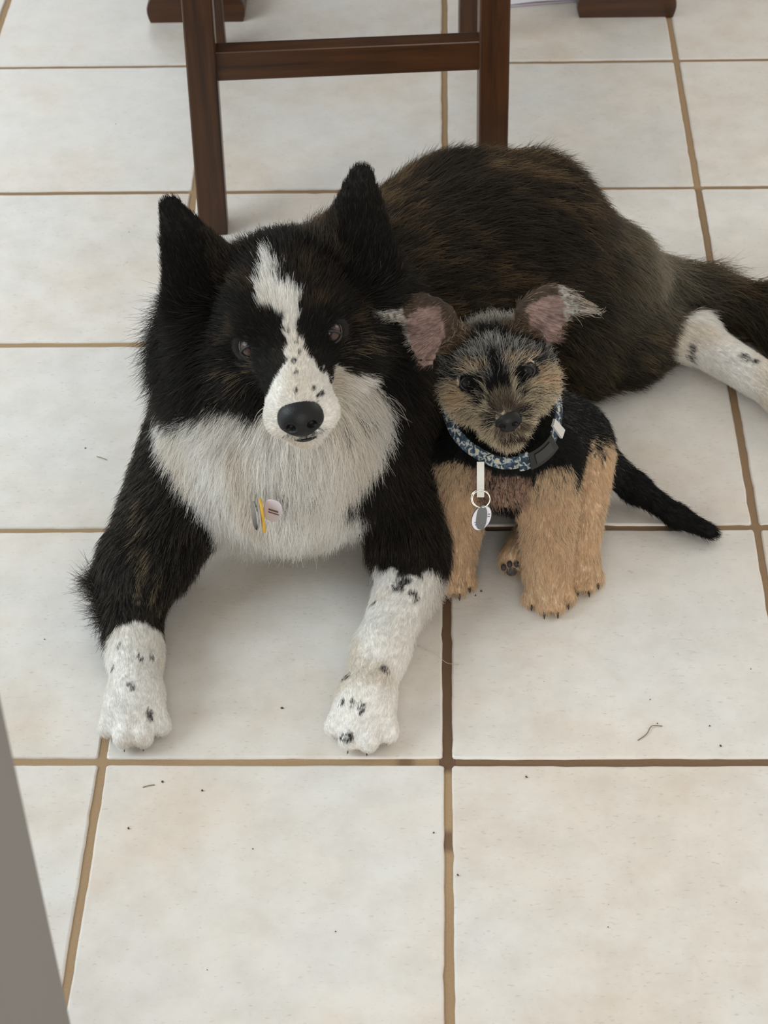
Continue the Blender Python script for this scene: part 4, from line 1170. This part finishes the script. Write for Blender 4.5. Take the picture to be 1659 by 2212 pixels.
    oval('tag_edge', .0093, .0140, .0010, 0, plain('dark_tag_edge', srgb(40, 38, 46), .4), rim)
    oval('tag_face', .0052, .0118, .0006, .0021, plain('black_tag_face', srgb(26, 27, 25), .25), rim, 2.6, -.12)
    ink = plain('tag_ink', srgb(62, 60, 110), .5)
    for sx, su in ((.0074, .0040), (.0070, .0016), (-.0058, -.0048), (-.0054, -.0070)):
        V = [q(.0010 + sx + ex * .0012, -.0540 + su + eu * .00035, .0020 + en * .0004) for en in (0, 1) for ex, eu in ((-1, -1), (1, -1), (1, 1), (-1, 1))]
        mesh_obj('tag_print', V, [(3, 2, 1, 0), (4, 5, 6, 7), (0, 1, 5, 4), (1, 2, 6, 5), (2, 3, 7, 6), (3, 0, 4, 7)], ink, rim)
build_collar()

def build_dog_tags():
    c = empty('collar_tags', (-.178, .165, .1715)); inv = np.array([-.178, .150, .185])
    tag(c, 'cluster of silver, yellow and white identity tags at the big dog\'s throat', 'tag')
    st = plain('steel_tag', srgb(176, 174, 170), .22, .5, 1.0); ye = plain('yellow_tag', srgb(206, 162, 48), .45); wh = plain('white_printed_tag', srgb(196, 186, 190), .4)
    def disc(name, ctr, right, up, rx, rz, th, mat, par=c, n=36, sq=2.0):
        right = nrm(np.array(right, float)); up = np.array(up, float); up = nrm(up - right * (up @ right)); nn = np.cross(right, up)
        V = []; F = []
        for s, sc in ((-.5, .93), (-.3, 1), (.3, 1), (.5, .93)):
            for k in range(n):
                t = 2 * math.pi * k / n
                x = abs(math.cos(t)) ** (2 / sq) * np.sign(math.cos(t)); z = abs(math.sin(t)) ** (2 / sq) * np.sign(math.sin(t))
                V.append(np.array(ctr) + right * rx * sc * x + up * rz * sc * z + nn * th * s - inv)
        F = [tuple(range(n))[::-1], tuple(range(3 * n, 4 * n))]
        for a in range(3): F += [(a * n + k, a * n + (k + 1) % n, (a + 1) * n + (k + 1) % n, (a + 1) * n + k) for k in range(n)]
        return mesh_obj(name, V, F, mat, par)
    disc('steel_tag', (-.1845, .146, .187), (.28, -.80, .2), (0, .25, 1), .013, .0145, .0024, st)
    disc('yellow_tag', (-.1775, .146, .187), (.10, -.60, .2), (-.06, .25, 1), .010, .0165, .0030, ye, sq=4.0)
    w = disc('white_tag', (-.1675, .150, .190), (1, -.35, -.1), (0.1, .3, 1), .0095, .0115, .0014, wh, sq=2.6)
    ink = plain('tag_lettering', srgb(104, 66, 66), .5)
    for k, (dz, hw) in enumerate(((.001, .0050), (-.0022, .0056), (-.0050, .0044))):
        ctr = np.array((-.1668, .1488, .190 + dz)); r_ = nrm(np.array((1, -.35, -.1)))
        V = [ctr + r_ * sx * hw + np.array([0, -.0009, sz * .0005]) - inv for sx, sz in ((-1, -1), (1, -1), (1, 1), (-1, 1))] + [ctr + r_ * sx * hw + np.array([0, .0002, sz * .0005]) - inv for sx, sz in ((-1, -1), (1, -1), (1, 1), (-1, 1))]
        mesh_obj('tag_lettering', V, [(0, 1, 2, 3), (7, 6, 5, 4), (0, 4, 5, 1), (1, 5, 6, 2), (2, 6, 7, 3), (3, 7, 4, 0)], ink, w)
build_dog_tags()

# ------------------------------------------------------------------ crumbs and shed hairs on the tiles
def build_debris():
    r = random.Random(11)
    m = plain('dry_dirt', srgb(74, 58, 46), .8)
    V = []; F = []
    spots = [(-.298, -.083, 1.3), (-.272, -.026, 1.0), (-.233, -.037, 1.2), (-.180, -.107, .7), (.263, .019, 1.1), (.009, -.137, 1.0), (-.013, -.088, .9), (-.163, .069, 1.2), (.036, .234, 1.1), (.030, .228, .8), (.075, -.02, .9), (.255, .045, .7), (-.41, .47, .8), (.20, .08, .6), (-.30, .045, .7), (-.10, -.20, .6)]
    for _ in range(46): spots.append((r.uniform(-.5, .5), r.uniform(-.35, 1.2), r.uniform(.25, .6)))
    for x, y, s in spots:
        b = len(V); rx, ry, rz = .0011 * s * r.uniform(.7, 1.5), .0011 * s * r.uniform(.6, 1.1), .0007 * s; a = r.uniform(0, 3)
        for ring_, (f, z) in enumerate(((.7, 0), (1, .4), (.75, .85))):
            for k in range(6):
                t = k * math.pi / 3; px, py = rx * math.cos(t) * f * r.uniform(.8, 1.2), ry * math.sin(t) * f * r.uniform(.8, 1.2)
                V.append((x + px * math.cos(a) - py * math.sin(a), y + px * math.sin(a) + py * math.cos(a), .0001 + rz * 2 * z))
        for q in range(2):
            for k in range(6): F.append((b + q * 6 + k, b + q * 6 + (k + 1) % 6, b + q * 6 + 6 + (k + 1) % 6, b + q * 6 + 6 + k))
        F.append(tuple(b + 12 + k for k in range(6)))
    o = mesh_obj('floor_crumbs', V, F, m); tag(o, 'tiny dark crumbs and specks of dirt scattered over the tiles', 'crumbs', kind='stuff')
    hm = plain('shed_hair', srgb(120, 98, 66), .6)
    def hair(pts, rad, label, mat):
        P = [Vector((x, y, z)) for x, y, z in pts]; out = []
        for i in range(len(P) - 1):
            p0, p1, p2, p3 = P[max(i - 1, 0)], P[i], P[i + 1], P[min(i + 2, len(P) - 1)]
            for k in range(6):
                t = k / 6; out.append(.5 * (2 * p1 + (p2 - p0) * t + (2 * p0 - 5 * p1 + 4 * p2 - p3) * t * t + (3 * p1 - p0 - 3 * p2 + p3) * t ** 3))
        out.append(P[-1])
        V, F = sweep(out, rad, 6); h = mesh_obj('shed_hair', V, F, mat, None, True)
        tag(h, label, 'hair')
    hair([(.184, .026, .0008), (.193, .034, .001), (.199, .044, .0016), (.209, .0445, .0008)], .00042, 'short bent tan hair lying on the tile right of the puppy', hm)
    hair([(-.290, -.033, .0007), (-.284, -.031, .0011), (-.279, -.030, .0007)], .0004, 'tiny straight brown hair on the tile below the left front paw', hm)
    hair([(-.395, .455, .0007), (-.389, .452, .001), (-.383, .449, .0007)], .0004, 'tiny straight hair on the pale tile left of the big dog', hm)
    hair([(-.030, .155, .0008), (-.012, .142, .002), (.000, .130, .0010), (.012, .128, .0008)], .00022, 'thin curved pale hair on the tile beside the white foreleg', plain('pale_shed_hair', srgb(190, 180, 164), .6))
build_debris()
